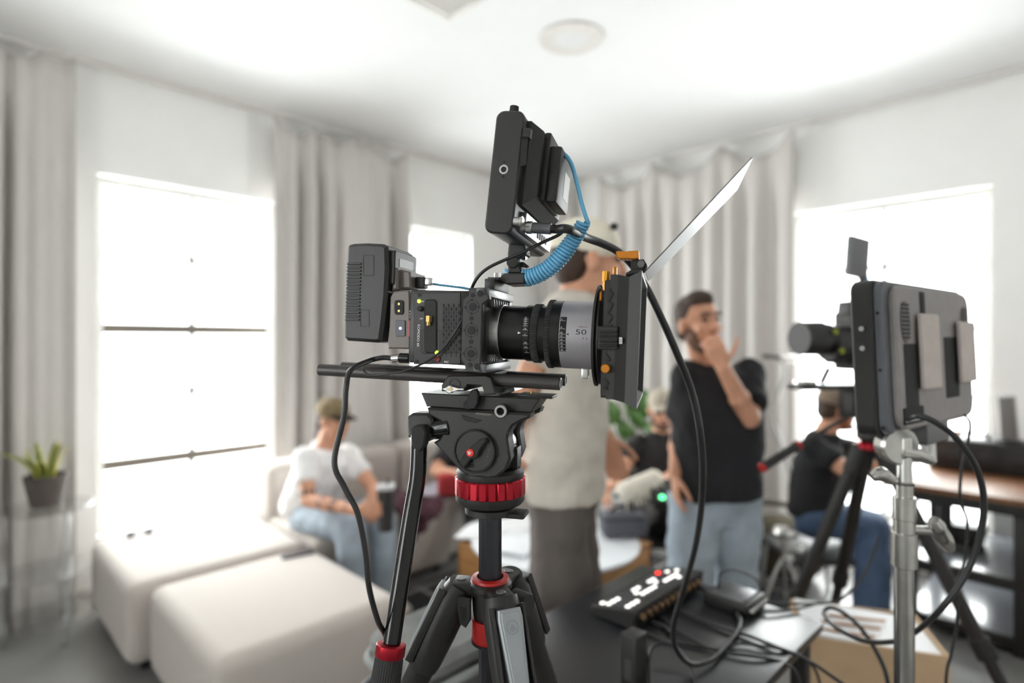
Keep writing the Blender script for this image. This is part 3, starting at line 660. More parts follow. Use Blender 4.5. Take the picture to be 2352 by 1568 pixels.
kn = R(disc(c4, (990, 362), 42, yp, .010, n=24, bev=.001), 'plate_knob', rubber, head)
R(MB().yprism(outl(c4, [(958, 365), (975, 290), (1010, 225), (1055, 215), (1075, 260), (1068, 360), (1040, 405), (985, 408)], yp-.007), yp-.004, yp-.011, bev=.0012), 'knob_wing', rubber, kn)
# cheeks
chk = [(578, 398), (1562, 452), (1545, 500), (1470, 525), (1392, 570), (1352, 640), (1345, 700), (1372, 880), (1330, 985), (1240, 1058), (1120, 1078), (980, 1060), (880, 985), (800, 895), (640, 728), (700, 690), (760, 560), (600, 470)]
yc = -.040
T(MB().yprism(tout(c4, chk, yc), yc, yc+.026, bev=.0025), 'head_cheek', blk, head)
chk2 = [(800, 405), (1562, 452), (1545, 500), (1470, 525), (1392, 570), (1352, 640), (1345, 700), (1372, 880), (1330, 985), (1240, 1058), (1120, 1078), (980, 1060), (880, 985), (820, 760), (800, 560)]
mb = MB(); mb.yprism(tout(c4, chk2, yc), .014, .040, bev=.0025); T(mb, 'head_cheek', blk, head)
a = tz(c4, (1090, 800), yc); T(MB().cyl((a[0], -.016, a[1]), (a[0], .016, a[1]), .031, n=40), 'tilt_drum', blkgl, head)
cc = tz(c4, (1040, 803), yc); rr = .0238
dial = T(MB().cyl((cc[0], yc+.001, cc[1]), (cc[0], yc-.004, cc[1]), rr, n=48, bev=.001), 'tilt_dial', blk, head)
T(MB().ring((cc[0], yc-.0005, cc[1]), (cc[0], yc-.0052, cc[1]), rr+.0014, rr-.0006, 48, .0004), 'dial_rim', dark, dial)
T(MB().yprism(tout(c4, [(905, 915), (945, 830), (1000, 770), (1090, 690), (1150, 680), (1165, 705), (1100, 790), (1070, 860), (1010, 880), (950, 965)], yc-.004), yc-.003, yc-.011, bev=.0016), 'dial_lever', rubber, dial)
a = tz(c4, (991, 823), yc-.011); lg = T(MB().cyl((a[0], yc-.010, a[1]), (a[0], yc-.0125, a[1]), .0045, n=28, bev=.0005), 'red_badge', mat('red_badge', S(215, 40, 22), .3), dial)
mb = MB()
for an in (-18, 12, 42):
    p0, p1 = V((a[0]-.001, yc-.0127, a[1]-.0022)), V((a[0]-.001+.0045*math.sin(rad(an)), yc-.0127, a[1]-.0022+.0045*math.cos(rad(an)))); mb.cyl(p0, p1, .0003, .0006, n=6)
T(mb, 'badge_mark', white_print, dial)
for i in range(4): T(MB().yprism(tout(c4, rrect(950+i*3, 890+i*20, 1015+i*3, 901+i*20, 5), yc-.004), yc-.003, yc-.006, bev=.0005), 'dial_rib', blk2, dial)
for i, ch in enumerate('LOCK'):
    an = rad(20-i*16); p = (1040+128*math.cos(an), 800-128*math.sin(an)); mb = rtext(ch, c4, p, 22, yc-.0042, rot=an-PI/2, F=TF); T(mb, 'lettering', mat('dark_grey_print', S(92, 90, 88), .6), dial)
T(rtext('MVH502AH', c4, (1117, 458), 22, yc-.0002, rot=-rad(2), F=TF), 'lettering', mat('grey_print2', S(140, 132, 126), .6), head)
T(MB().yprism(tout(c4, [(905, 460), (1000, 490), (1108, 520), (1040, 540), (960, 525), (920, 495)], yc), yc+.001, yc-.0012, bev=.0005), 'emblem_recess', rubber, head)
fin = T(MB().b2((tz(c4, (1352, 900), -.01)[0], -.016, tz(c4, (1400, 965), -.01)[1]), (tz(c4, (1445, 900), -.01)[0], .006, tz(c4, (1400, 770), -.01)[1]), bev=.001), 'friction_block', blk2, head)
for i in range(4): 
    x = tz(c4, (1362+i*22, 800), -.016)[0]; T(MB().b2((x, -.0175, tz(c4, (1400, 960), -.01)[1]), (x+.0014, -.0155, tz(c4, (1400, 780), -.01)[1])), 'block_ridge', dark, fin)
# base, red ring, plate
def zc(y_): return tz(c4, (1180, y_), 0)[1]
def TL(z): return M.Translation((0, 0, z))
rR = .0435
T(MB().lathe([(rR-.004, 0), (rR-.002, .004), (rR-.002, zc(950)-zc(1060)-.004), (rR-.006, zc(950)-zc(1060))], TL(zc(1060)), 56), 'pan_base', blk, head)
T(MB().lathe([(rR-.0015, 0), (rR, .0015), (rR, zc(1040)-zc(1205)-.0015), (rR-.0015, zc(1040)-zc(1205))], TL(zc(1205)), 144, mod=lambda i, h: 1 if i % 6 < 5 else .955), 'red_ring', red_an, head)
T(MB().lathe([(.030, 0), (rR-.004, .002), (rR-.001, .006), (rR-.001, zc(1195)-zc(1300))], TL(zc(1300)), 56), 'lower_base', blk, head)
# pan handle clamp and bar
clampz = tz(c4, (650, 600), -.03)
T(MB().cyl((tz(c4, (820, 560), -.028)[0], -.028, tz(c4, (820, 570), -.028)[1]), (tz(c4, (640, 600), -.028)[0], -.028, tz(c4, (640, 600), -.028)[1]), .0150, .0125, n=32, bev=.001), 'handle_rosette', blkgl, head)
bar = T(MB().yprism(tout(c4, [(405, 480), (450, 445), (600, 445), (645, 500), (660, 640), (600, 715), (480, 700), (405, 670)], -.036), -.040, -.012, bev=.003), 'handle_clamp', blk, head)
T(MB().yprism(tout(c4, [(440, 600), (480, 560), (560, 560), (590, 620), (575, 740), (520, 850), (490, 872), (465, 800), (448, 700)], -.046), -.038, -.052, bev=.002), 'clamp_wing', rubber, bar)
hp = [W(963, 985, .69), W(962, 1050, .685), W(958, 1105, .68), W(945, 1180, .67), W(924, 1316, .655), W(900, 1475, .64)]
pb = MB().tube(hp, .0098, n=20, k=5).build('pan_handle', blkgl, head)
d_ = (hp[-1]-hp[-2]).normalized(); g0 = W(899, 1477, .64)
mb = MB(); m_ = M.Translation(g0) @ d_.to_track_quat('Z', 'Y').to_matrix().to_4x4(); mb.lathe([(.0150, 0), (.0166, .001), (.0166, .012), (.0155, .0135)], m_, 40, mod=lambda i, h: 1 if i % 4 else .98); mb.build('handle_collar', red_an, pb)
m2 = M.Translation(g0+d_*.0135) @ d_.to_track_quat('Z', 'Y').to_matrix().to_4x4(); MB().lathe([(.0152, 0), (.0158, .004), (.0165, .03), (.0165, .115), (.012, .125)], m2, 72, mod=lambda i, h: 1 if i % 2 else .965).build('handle_grip', rubber, pb)

# ---- tripod
tri_t = thing('tripod', 'black aluminium tripod with red collar and silver leg catches carrying the cinema camera', 'tripod', TF.m)
def z5(y_): return tz(c5, (1172, y_), 0)[1]
T(MB().lathe([(.026, 0), (.031, .002), (.031, zc(1310)-zc(1395)-.002), (.028, zc(1310)-zc(1395))], TL(zc(1395)), 48), 'top_plate', blk, tri_t)
T(MB().b2((.0, -.016, zc(1400)), (.047, .012, zc(1350)), bev=.004), 'plate_lever', rubber, tri_t)
colm = mat('dark_grey_column', S(56, 56, 60), .28, .6)
T(MB().lathe([(.0145, 0), (.0145, zc(1395)-z5(1760))], TL(z5(1760)), 12, ), 'centre_column', colm, tri_t, angle=20)
T(MB().lathe([(.0215, 0), (.0235, .003), (.0225, .0055), (.0165, .0065), (.0165, 0)], TL(z5(668)), 48), 'red_collar', red_pl, tri_t)
T(MB().lathe([(.0215, 0), (.0265, .004), (.0262, .0095), (.023, .012)], TL(z5(742)), 48), 'spider_collar', blk2, tri_t)
T(MB().lathe([(.020, 0), (.0215, .006), (.0225, .035)], TL(z5(980)), 40), 'spider_hub', blk, tri_t)
T(MB().lathe([(.0205, 0), (.0225, .004), (.0225, z5(980)-z5(1200))], TL(z5(1200)), 40), 'column_sleeve', red_pl, tri_t)
T(MB().lathe([(.0215, 0), (.0235, .001), (.0235, .004)], TL(z5(1200)), 40), 'sleeve_rim', dark, tri_t)
pol = mat('silver_catch', S(150, 153, 156), .5, .2)
zh = z5(735)-.004
ca = math.atan2((TF.i.to_3x3() @ Rv).y, (TF.i.to_3x3() @ Rv).x)
for az_, kind in ((172, 'l'), (-68, 'f'), (52, 'b')):
    a_ = rad(az_)+ca; u = V((math.cos(a_), math.sin(a_), 0)); sd = V((-u.y, u.x, 0)); sp_ = rad(25.5)
    dn = (u*math.sin(sp_)-Uv*math.cos(sp_)); nrm = (u*math.cos(sp_)+Uv*math.sin(sp_))
    hz = u*.040+V((0, 0, zh))
    lm = frame(hz, sd, nrm, -dn)            # leg frame: z back up the leg
    leg = T(MB().cyl(hz+dn*.09, hz+dn*.60, .0170, n=24), 'leg', blk2, tri_t)
    floorL = zh/math.cos(sp_)
    T(MB().cyl(hz+dn*.58, hz+dn*(floorL-.03), .0135, n=20), 'lower_leg', blk2, leg); T(MB().cyl(hz+dn*(floorL-.05), hz+dn*(floorL-.008), .013, .016, n=20, bev=.003), 'foot', rubber, leg)
    T(MB().cyl(hz+dn*.585, hz+dn*.635, .0215, n=24, bev=.003), 'leg_lock', rubber, leg)
    mb = MB(); w0, w1 = .0215, .0185
    sec = [(-.010, .020, .016), (.010, .0235, .0215), (.060, .0230, .0215), (.096, .0212, .0208), (.106, .0198, .0195)]
    pr = []
    for d0, rx_, ry_ in sec:
        pr.append([(x, y_, -d0) for x, y_ in circ(0, 0, rx_, 24, ry_)])
    mb.add([p for r_ in pr for p in r_], [(j*24+i, j*24+(i+1) % 24, (j+1)*24+(i+1) % 24, (j+1)*24+i) for j in range(len(pr)-1) for i in range(24)]+[tuple(range(24)), tuple(range(96, 120))])
    cst = mb.build('leg_casting', blk, tri_t, TF.m @ lm)
    T(MB().box(u*.030+V((0, 0, zh+.006)), (.034, .030, .016), M.Rotation(a_, 3, 'Z') , bev=.004), 'spider_arm', blk2, tri_t)
    T(MB().cyl(u*.036+V((0, 0, zh+.010)), u*.036+V((0, 0, zh+.0155)), .0058, n=20, bev=.0006), 'hinge_bolt', alu, tri_t)
    # silver catch on the outer face
    outl_ = [(-.0135, -.004), (.0135, -.004), (.0148, -.014), (.0108, -.078), (.0085, -.087), (-.0085, -.087), (-.0108, -.078), (-.0148, -.014)]
    mc = TF.m @ lm @ M(((1, 0, 0, 0), (0, 0, 1, .0205), (0, 1, 0, 0), (0, 0, 0, 1)))
    ct = MB().prism(outl_, -.004, .0045, mc, .0015).build('leg_catch', pol, tri_t)
    MB().prism(inset(outl_, .0035), .004, .0052, mc, .0005).build('catch_face', pol, ct)
    mk = MB(); mk.lathe([(.0066, .0052), (.0072, .0056), (.0066, .0056)], mc @ M.Translation((0, -.023, 0)), 24, cap=False)
    for an in (-28, 0, 28): mk.add([V((0, -.019, .0054)), V((.0062*math.sin(rad(an))-.0006, -.019-.0085*math.cos(rad(an)), .0054)), V((.0062*math.sin(rad(an))+.0006, -.019-.0085*math.cos(rad(an)), .0054))], [(0, 1, 2)], mc)
    mk.build('catch_emblem', mat('emboss_grey', S(120, 122, 125), .5, .1), ct)
    for s_ in (-1, 1):
        mb = MB(); mb.box((s_*.0185, .017, -.050), (.004, .010, .100), bev=.0015); mb.build('casting_rib', blk, cst, TF.m @ lm)
# knob at the side and clip
q = TF.at(c5(1410, 800), .0)
kb = T(MB().cyl(V((.030, -.004, z5(800))), V((.052, -.012, z5(800))), .0145, .0135, n=32, bev=.0015), 'spider_knob', rubber, tri_t)
q = [tz(c5, p, -.022) for p in ((900, 790), (1010, 815), (1012, 1000), (970, 1068), (915, 1030), (893, 880))]
qi = [tz(c5, p, -.022) for p in ((918, 880), (975, 890), (978, 985), (955, 1010), (930, 985))]
clp = T(MB().yprism(q, -.022, -.027, bev=.001), 'spider_clip', rubber, tri_t); T(MB().yprism(qi, -.0268, -.0274), 'clip_slot', dark, clp)

# ---- cables of the rig
def cable_thing(name, label, pts, r, m_=None, k=8, n=10):
    mb = MB(); mb.tube(pts, r, n=n, k=k); o = mb.build(name, m_ or cable); tag(o, label, 'cable'); return o
RW = lambda c, p, y: RG.m @ RG.at(c(*p), y)
fx = lambda x, y: (x, y)
cable_thing('power_cable', 'black power cable looping from the camera down past the pan handle', [RW(c1, (800, 1235), -.042), RW(c1, (700, 1225), -.044), RW(c1, (560, 1255), -.055), W(806, 850, .62), W(795, 890, .615), W(790, 955, .61), W(768, 1060, .60), W(792, 1120, .60), W(822, 1180, .60), W(840, 1270, .605), W(848, 1350, .61), W(868, 1425, .63), W(890, 1475, .66), W(905, 1600, .70), W(905, 1900, .75)], .0030)
cable_thing('trigger_cable', 'thin black cable drooping across the camera side', [RW(c1, (500, 1300), -.045), RW(c1, (505, 1355), -.047), RW(c1, (560, 1395), -.056), RW(c1, (700, 1392), -.060), RW(c1, (900, 1360), -.062), RW(c1, (1100, 1280), -.060), RW(c1, (1250, 1180), -.056), RW(c1, (1370, 1040), -.0555), RW(c1, (1470, 880), -.056), RW(c1, (1500, 800), -.054)], .0013)
cable_thing('monitor_cable', 'thin black cable from the monitor down to the camera top', [RW(c1, (1580, 545), -.02), RW(c1, (1600, 490), -.03), RW(c1, (1660, 400), -.034), RW(c1, (1760, 320), -.034), RW(c1, (1930, 240), -.03), RW(c2, (400, 1230), -.03), RW(c2, (560, 1150), -.03), RW(c2, (690, 1090), -.03), RW(c2, (725, 1050), -.03), PLUG], .0020)
cable_thing('power_lead', 'short light blue lead lying across the camera top', [RW(c1, (1170, 478), yd+.006), RW(c1, (1240, 495), 0), RW(c1, (1400, 515), .01), RW(c1, (1560, 540), .02), RW(c1, (1680, 600), .03)], .0016, blue_cable)
cable_thing('video_cable', 'thick black video cable sagging from the monitor behind the matte box to the table', [PLUG, PLUG+ax*.012, W(1345, 545, .685), W(1385, 560, .72), W(1420, 578, .745), W(1450, 606, .765), W(1472, 640, .77), W(1500, 690, .77), W(1550, 800, .78), W(1592, 910, .80), W(1612, 1030, .82), W(1612, 1150, .90), W(1596, 1260, .98), W(1565, 1370, 1.06), W(1547, 1440, 1.11), W(1553, 1490, 1.15), W(1585, 1524, 1.17), W(1632, 1516, 1.20), W(1672, 1478, 1.27), W(1700, 1436, 1.35), W(1690, 1404, 1.42), W(1650, 1376, 1.49), W(1612, 1352, 1.55), W(1585, 1346, 1.58)], .0051, k=6, n=12)
# coiled blue cable
mb = MB(); s0 = [RW(c2, (650, 470), -.03), RW(c2, (690, 445), -.03), RW(c2, (740, 460), -.03), RW(c2, (790, 530), -.028), RW(c2, (830, 660), -.026), RW(c2, (870, 830), -.024), RW(c2, (910, 960), -.022), RW(c2, (928, 1000), -.02)]
mb.tube(s0, .0024, n=10, k=6)
ctr = catmull([RW(c2, (890, 990), -.02), RW(c2, (850, 1060), -.018), RW(c2, (790, 1150), -.016), RW(c2, (700, 1270), -.014), RW(c2, (600, 1360), -.012), RW(c2, (500, 1410), -.010), RW(c2, (420, 1425), -.008)], 40)
cum = [0]
for a, b in zip(ctr[:-1], ctr[1:]): cum.append(cum[-1]+(b-a).length)
turns = 25; hel = [s0[-1]]; N_ = turns*14; up = Uv
j = 0
for i in range(N_+1):
    s_ = cum[-1]*i/N_
    while j < len(cum)-2 and cum[j+1] < s_: j += 1
    f = (s_-cum[j])/(cum[j+1]-cum[j]); p = ctr[j].lerp(ctr[j+1], f); t_ = (ctr[min(j+2, len(ctr)-1)]-ctr[max(j-1, 0)]).normalized()
    n1 = (ay-t_*ay.dot(t_)).normalized(); n2 = t_.cross(n1); ph = 2*PI*turns*i/N_
    rr = .0066+.0022*min(1, i/N_*3); hel.append(p+(n1*math.cos(ph)+n2*math.sin(ph))*rr)
mb.tube(hel, .0019, n=7)
mb.tube([hel[-1], RW(c2, (360, 1435), .005), RW(c2, (280, 1370), .012), RW(c1, (1930, 360), .02)], .0024, n=8, k=4)
mb.tube([RW(c2, (590, 490), -.03), RW(c2, (630, 480), -.03), RW(c2, (660, 458), -.03), RW(c2, (685, 447), -.03)], .0045, n=10)
o = mb.build('coiled_cable', blue_cable); tag(o, 'light blue coiled cable hanging from the back of the small monitor', 'cable')
# ------------------------------------------------------------------ sofas, ottomans, tables
fabric = mat('oatmeal_upholstery', S(184, 175, 168), .9, var=.05, scale=350, bump=.25, sheen=.2)
def soft(a, b, bev, puff=.012):
    """an upholstered block: rounded edges with slightly swollen faces"""
    mb = MB(); mb.b2(a, b, bev, 5); a, b = V(a), V(b); c = (a+b)/2; h = (b-a)/2; return mb
def ottoman(label, x0, x1, y0, y1, zt):
    t = thing('ottoman', label, 'ottoman', ((x0+x1)/2, (y0+y1)/2, 0), 'oatmeal ottomans')
    bm = bmesh.new(); bmesh.ops.create_cube(bm, size=1)
    for v in bm.verts: v.co = V(((x0+x1)/2+v.co.x*(x1-x0), (y0+y1)/2+v.co.y*(y1-y0), (zt+.05)/2+v.co.z*(zt-.05)))
    bmesh.ops.bevel(bm, geom=list(bm.edges), offset=.065, segments=6, affect='EDGES', profile=.55)
    mb = MB(); bm.verts.index_update(); mb.add([v.co.copy() for v in bm.verts], [[v.index for v in f.verts] for f in bm.faces]); bm.free()
    mb.build('upholstery', fabric, t)
    for sx in (x0+.1, x1-.1):
        for sy in (y0+.1, y1-.1): MB().cyl((sx, sy, 0), (sx, sy, .07), .025, .03).build('foot', dark, t)
ottoman('square oatmeal ottoman nearest the camera with a phone on it', .655, 1.40, 2.05, 2.925, .42)
ottoman('square oatmeal ottoman under the window with sunglasses on it', .585, 1.415, 2.965, 3.83, .42)
def sofa(label, x0, x1, y0, y1, left_arm=False):
    t = thing('sofa_section', label, 'sofa', ((x0+x1)/2, (y0+y1)/2, 0), 'modular sofa sections along the left wall')
    MB().b2((x0, y0, .05), (x1, y1-.2, .42), .05, 4).build('seat_cushion', fabric, t)
    MB().b2((x0, y1-.27, .06), (x1, y1, .73), .06, 4).build('back_cushion', fabric, t)
    for sx in (x0+.08, x1-.08):
        for sy in (y0+.08, y1-.08): MB().cyl((sx, sy, 0), (sx, sy, .07), .025, .03).build('foot', dark, t)
sofa('oatmeal sofa section the man in the white shirt sits on', 1.44, 2.385, 2.93, 3.80)
sofa('oatmeal sofa section the person in dark clothes sits on', 2.40, 3.30, 3.02, 3.80)
# phone and sunglasses
p = WH(683, 1273, .42); t = thing('mobile_phone', 'black phone lying on the nearest ottoman', 'phone', (p.x, p.y, .42))
an = math.atan2(WH(720, 1266, .42).y-WH(648, 1280, .42).y, WH(720, 1266, .42).x-WH(648, 1280, .42).x)
m_ = M.Translation((p.x, p.y, .42)) @ M.Rotation(an, 4, 'Z')
MB().prism(rrect(-.078, -.038, .078, .038, .01), .0, .009, m_, .002).build('phone_case', blk, t); MB().prism(rrect(-.073, -.034, .073, .034, .007), .0088, .0094, m_).build('phone_screen', mat('phone_screen', S(60, 45, 45), .3), t)
p = WH(320, 1230, .42); t = thing('sunglasses', 'folded dark sunglasses lying on the ottoman under the window', 'sunglasses', (p.x, p.y, .42))
for i, q in enumerate((WH(300, 1234, .42), WH(342, 1226, .42))):
    MB().lathe([(.021, 0), (.023, .001), (.021, .003)], M.Translation(q+V((0, 0, .012))) @ M.Rotation(rad(70), 4, V((1, -.3, 0))), 20).build('lens', mat('smoked_lens', S(140, 143, 152), .25), t)
    MB().tube([q+V((0, 0, .02)), q+V((.05, .07, .018)), q+V((.07, .1, .006))], .0025, n=6).build('temple', blk, t)
MB().tube([WH(312, 1232, .42)+V((0, 0, .018)), WH(330, 1228, .42)+V((0, 0, .018))], .003, n=6).build('bridge', blk, t)
# clear side table with plant
acr = glass('clear_acrylic', (.985, .99, .99), .13, .08)
TP = V((.385, 3.70, 0)); t = thing('side_table', 'clear acrylic three-tier side table by the left curtain', 'side table', TP)
for z in (.655, .335, .10):
    MB().lathe([(.005, 0), (.192, 0), (.195, .003), (.195, .012), (.192, .015), (.005, .015)], M.Translation(TP+V((0, 0, z))), 48).build('tier', acr, t)
for k in range(3):
    a_ = rad(50+120*k); MB().cyl(TP+V((.165*math.cos(a_), .165*math.sin(a_), 0)), TP+V((.165*math.cos(a_), .165*math.sin(a_), .655)), .018, n=20).build('leg', glass('acrylic_post', (.975, .98, .98), .22, .12), t)
zp = .671; t = thing('potted_plant', 'small potted snake plant on the clear side table', 'plant', TP+V((0, 0, zp)))
potm = mat('charcoal_clay', S(84, 76, 72), .8, bump=.15, scale=80)
pz = M.Translation(TP+V((0, 0, zp)))
MB().lathe([(.055, 0), (.062, .004), (.090, .145), (.092, .155), (.084, .155), (.082, .135), (.01, .133)], pz, 36).build('pot', potm, t)
MB().lathe([(.082, .128), (.05, .137), (.01, .138)], pz, 24).build('soil', mat('soil', S(50, 40, 32), .95, bump=.4, scale=150), t)
lg, ly = mat('dark_green_leaf', S(70, 96, 52), .5, var=.2, scale=60), mat('yellow_leaf_margin', S(186, 178, 72), .5, var=.1)
rnd = random.Random(4)
for k, (a_, ln, tilt) in enumerate(((180, .25, 42), (215, .20, 30), (150, .20, 18), (100, .19, 12), (30, .17, 15), (330, .24, 26), (350, .19, 10), (260, .17, 20), (200, .17, 12), (300, .16, 30))):
    a_ = rad(a_)-PI/4; u = V((math.cos(a_), math.sin(a_), 0)); sd = V((-u.y, u.x, 0)); tl = rad(tilt)
    base = TP+V((0, 0, zp+.13))+u*.03; mb = MB(); vs_ = []; n_ = 8
    for i in range(n_+1):
        s_ = i/n_; wd = .017*math.sin(PI*min(1, s_*.85+.15))**.7+.001; bend = tl*(.6+.8*s_)
        c_ = base+u*(ln*s_*math.sin(bend))+Uv*(ln*s_*math.cos(bend))
        for j, f in enumerate((-1, -.55, .55, 1)): vs_.append(c_+sd*wd*f+u*(.006*(abs(f)-.5)))
    mb.add(vs_, [(4*i+j, 4*i+j+1, 4*i+j+5, 4*i+j+4) for i in range(n_) for j in range(3)])
    o = mb.build('leaf', lg, t, recalc=False); o.data.materials.append(ly)
    for i, pl in enumerate(o.data.polygons): pl.material_index = 0 if i % 3 == 1 else 1
    o.modifiers.new('s', 'SOLIDIFY').thickness = .002
# rug
rgm = mat('black_woven_rug', S(36, 35, 36), .95, var=.2, scale=300, bump=.4); lnm = mat('grey_rug_yarn', S(128, 126, 124), .95, bump=.3, scale=300)
t = thing('floor_rug', 'black rug with pale grey crossing lines under the coffee table', 'rug', (2.6, 2.05, 0))
MB().b2((1.66, 1.05, .001), (3.6, 2.9, .010), .003).build('rug_field', rgm, t)
for i in range(7):
    MB().b2((1.70, 1.14+i*.28, .0095), (3.56, 1.17+i*.28, .0115)).build('rug_line', lnm, t)
for i in range(7):
    MB().b2((1.74+i*.3, 1.08, .0095), (1.77+i*.3, 2.87, .0118)).build('rug_line', lnm, t)
# low table with round white top
wood = mat('oak_veneer', S(158, 112, 66), .5, var=.25, scale=6, stretch=(1, 1, 12), detail=6)
TC = V((2.305, 1.985, 0)); t = thing('coffee_table', 'low square oak table with a round white top between the sofas', 'coffee table', TC)
for dx, dy, sx, sy in ((-.35, 0, .025, .725), (.35, 0, .025, .725), (0, -.35, .725, .025), (0, .35, .725, .025)): MB().box(TC+V((dx, dy, .222)), (sx, sy, .415), bev=.004).build('side_panel', wood, t)
MB().box(TC+V((0, 0, .425)), (.725, .725, .02), bev=.004).build('table_frame', wood, t)
MB().lathe([(.01, .436), (.436, .436), (.44, .440), (.44, .452), (.436, .456), (.01, .456)], M.Translation(TC), 64).build('round_top', mat('white_laminate', S(228, 230, 234), .35, var=.01), t)
ZT_ = .456
def lying(name, label, cat, px, py, h, sx, sy, sz, rz, m_, group=None, bev=.004):
    p = WH(px, py, h); o = MB().box((0, 0, sz/2), (sx, sy, sz), bev=bev).build(name, m_); o.matrix_basis = M.Translation((p.x, p.y, h)) @ M.Rotation(rad(rz), 4, 'Z'); tag(o, label, cat, group); return o
paper = mat('white_paper', S(238, 238, 240), .7, var=.01)
t = thing('laptop', 'closed white laptop lying on the coffee table', 'laptop', WH(1185, 1250, ZT_))
p = WH(1190, 1252, ZT_)
MB().box(p+V((0, 0, .009)), (.31, .22, .014), M.Rotation(rad(20), 3, 'Z'), bev=.004).build('laptop_base', mat('light_grey_metal', S(190, 192, 196), .35, .5), t)
MB().box(p+V((0, 0, .0195)), (.31, .22, .006), M.Rotation(rad(20), 3, 'Z'), bev=.002).build('laptop_lid', mat('white_lid', S(232, 234, 238), .4), t)
t = thing('paper_pile', 'loose white papers fanned over the coffee table edge behind the tripod column', 'paper', WH(1130, 1225, ZT_+.001))
for i in range(5):
    p = WH(1118+i*13, 1226-i*4, ZT_)
    MB().box(p+V((0, 0, .003+i*.004)), (.21, .297, .002), M.Rotation(rad(30+i*9), 3, 'Z')).build('sheet', paper, t)
t = thing('equipment_pouch', 'dark grey zipped pouch on the coffee table behind the man in the beige shirt', 'pouch', WH(1425, 1232, ZT_))
p = WH(1430, 1228, ZT_); MB().box(p+V((0, 0, .062)), (.24, .15, .12), M.Rotation(rad(-40), 3, 'Z'), bev=.03, seg=4).build('pouch_body', mat('grey_nylon', S(86, 86, 94), .8, bump=.2, scale=400), t)
MB().box(p+V((0, 0, .105)), (.244, .154, .006), M.Rotation(rad(-40), 3, 'Z'), bev=.002).build('zip', dark, t)
MB().tube([p+V((-.06, .04, .118)), p+V((-.03, .02, .15)), p+V((.03, -.02, .15)), p+V((.06, -.04, .118))], .008, n=8, k=5).build('carry_strap', dark, t)
t = thing('small_bottle', 'small white bottle with an orange band on the coffee table', 'bottle', WH(1395, 1215, ZT_))
p = WH(1394, 1210, ZT_); mm = M.Translation(p)
MB().lathe([(.020, 0), (.024, .003), (.024, .11), (.010, .13), (.010, .145)], mm, 24).build('bottle_body', mat('white_plastic', S(225, 225, 228), .4), t); MB().lathe([(.0246, .03), (.0246, .07)], mm, 24, cap=False).build('bottle_label', mat('orange_label', S(214, 120, 84), .6), t); MB().lathe([(.013, .14), (.013, .165)], mm, 20).build('bottle_cap', mat('grey_plastic', S(150, 150, 160), .4), t)
# maroon jacket over the sofa edge
jk = mat('maroon_cloth', S(72, 40, 50), .9, var=.2, scale=30, bump=.3)
def jfn(u, v):
    x = 1.97+.28*u+.03*math.sin(9*v+3*u); s_ = v*.62
    w_ = .02*math.sin(11*u+5*v)+.018*math.sin(23*u-7*v)+.02*math.sin(17*v+4*u)
    e = .03*math.sin(8*u)
    if s_ < .36: return V((x, 3.27-s_, .455+w_+.02))
    return V((x, 2.895-.02+w_*.6, .44-(s_-.36)*(.42+.3*math.sin(5*u+1))+e))
o = MB().grid(jfn, 30, 34).build('jacket', jk, recalc=False, angle=80); o.modifiers.new('s', 'SOLIDIFY').thickness = .012; tag(o, 'crumpled maroon jacket hanging over the sofa edge', 'jacket'); centred(o)
def sfn(u, v): return V((2.34+.36*u, 3.08+.28*v, .435+.018*math.sin(9*u+3*v)+.016*math.sin(14*v+6*u)+.02))
o = MB().grid(sfn, 24, 20).build('folded_shirt', mat('pale_lilac_cloth', S(205, 200, 212), .9), recalc=False, angle=80); o.modifiers.new('s', 'SOLIDIFY').thickness = .012; tag(o, 'pale crumpled shirt lying on the sofa beside the maroon jacket', 'shirt'); centred(o)
# grey bin beside the table
gf = mat('grey_felt', S(120, 120, 118), .95, var=.18, scale=18, bump=.4, detail=8)
t = thing('storage_bin', 'grey felt covered bin with a soft lid standing behind the tripod legs', 'bin', (.865, 1.105, 0))
mb = MB(); bx0, bx1, by0, by1 = .715, 1.02, .985, 1.225
mb.prism(rrect(bx0+.015, by0+.015, bx1-.015, by1-.015, .05, 6), 0, .765, None, .01).build('bin_body', gf, t)
mb = MB(); mb.prism(rrect(bx0, by0, bx1, by1, .06, 6), .757, .812, None, .018).build('bin_lid', gf, t)
pts = [V((x, y_, .752)) for x, y_ in rrect(bx0-.004, by0-.004, bx1+.004, by1+.004, .06, 6)]
MB().tube(pts+[pts[0]], .010, n=8).build('lid_piping', mat('pale_grey_piping', S(150, 152, 150), .8), t)
MB().tube([V((bx0+.01, by0+.04, .72)), V((bx0-.035, by0+.05, .71)), V((bx0-.04, by0+.11, .71)), V((bx0-.035, by0+.17, .71)), V((bx0+.01, by0+.18, .72))], .012, n=8, k=5).build('bin_handle', mat('grey_handle', S(98, 100, 100), .7), t)

# ------------------------------------------------------------------ black table with the video switcher
TZ = .82; tblm = mat('black_laminate', S(38, 38, 41), .33, bump=.03, scale=500)
t = thing('equipment_table', 'small black table in the right foreground covered in cables', 'table', (1.19, .70, 0))
MB().b2((.86, .45, TZ-.022), (1.516, .955, TZ), .003).build('table_top', tblm, t)
for x in (.90, 1.476):
    for y_ in (.49, .915): MB().b2((x-.018, y_-.018, 0), (x+.018, y_+.018, TZ-.021), .002).build('leg', blk2, t)
for (a, b) in (((.90, .49), (1.476, .49)), ((.90, .915), (1.476, .915)), ((1.476, .49), (1.476, .915)), ((.90, .49), (.90, .915))):
    MB().b2((a[0]-.012, a[1]-.012, TZ-.062), (b[0]+.012, b[1]+.012, TZ-.022)).build('apron', blk2, t)
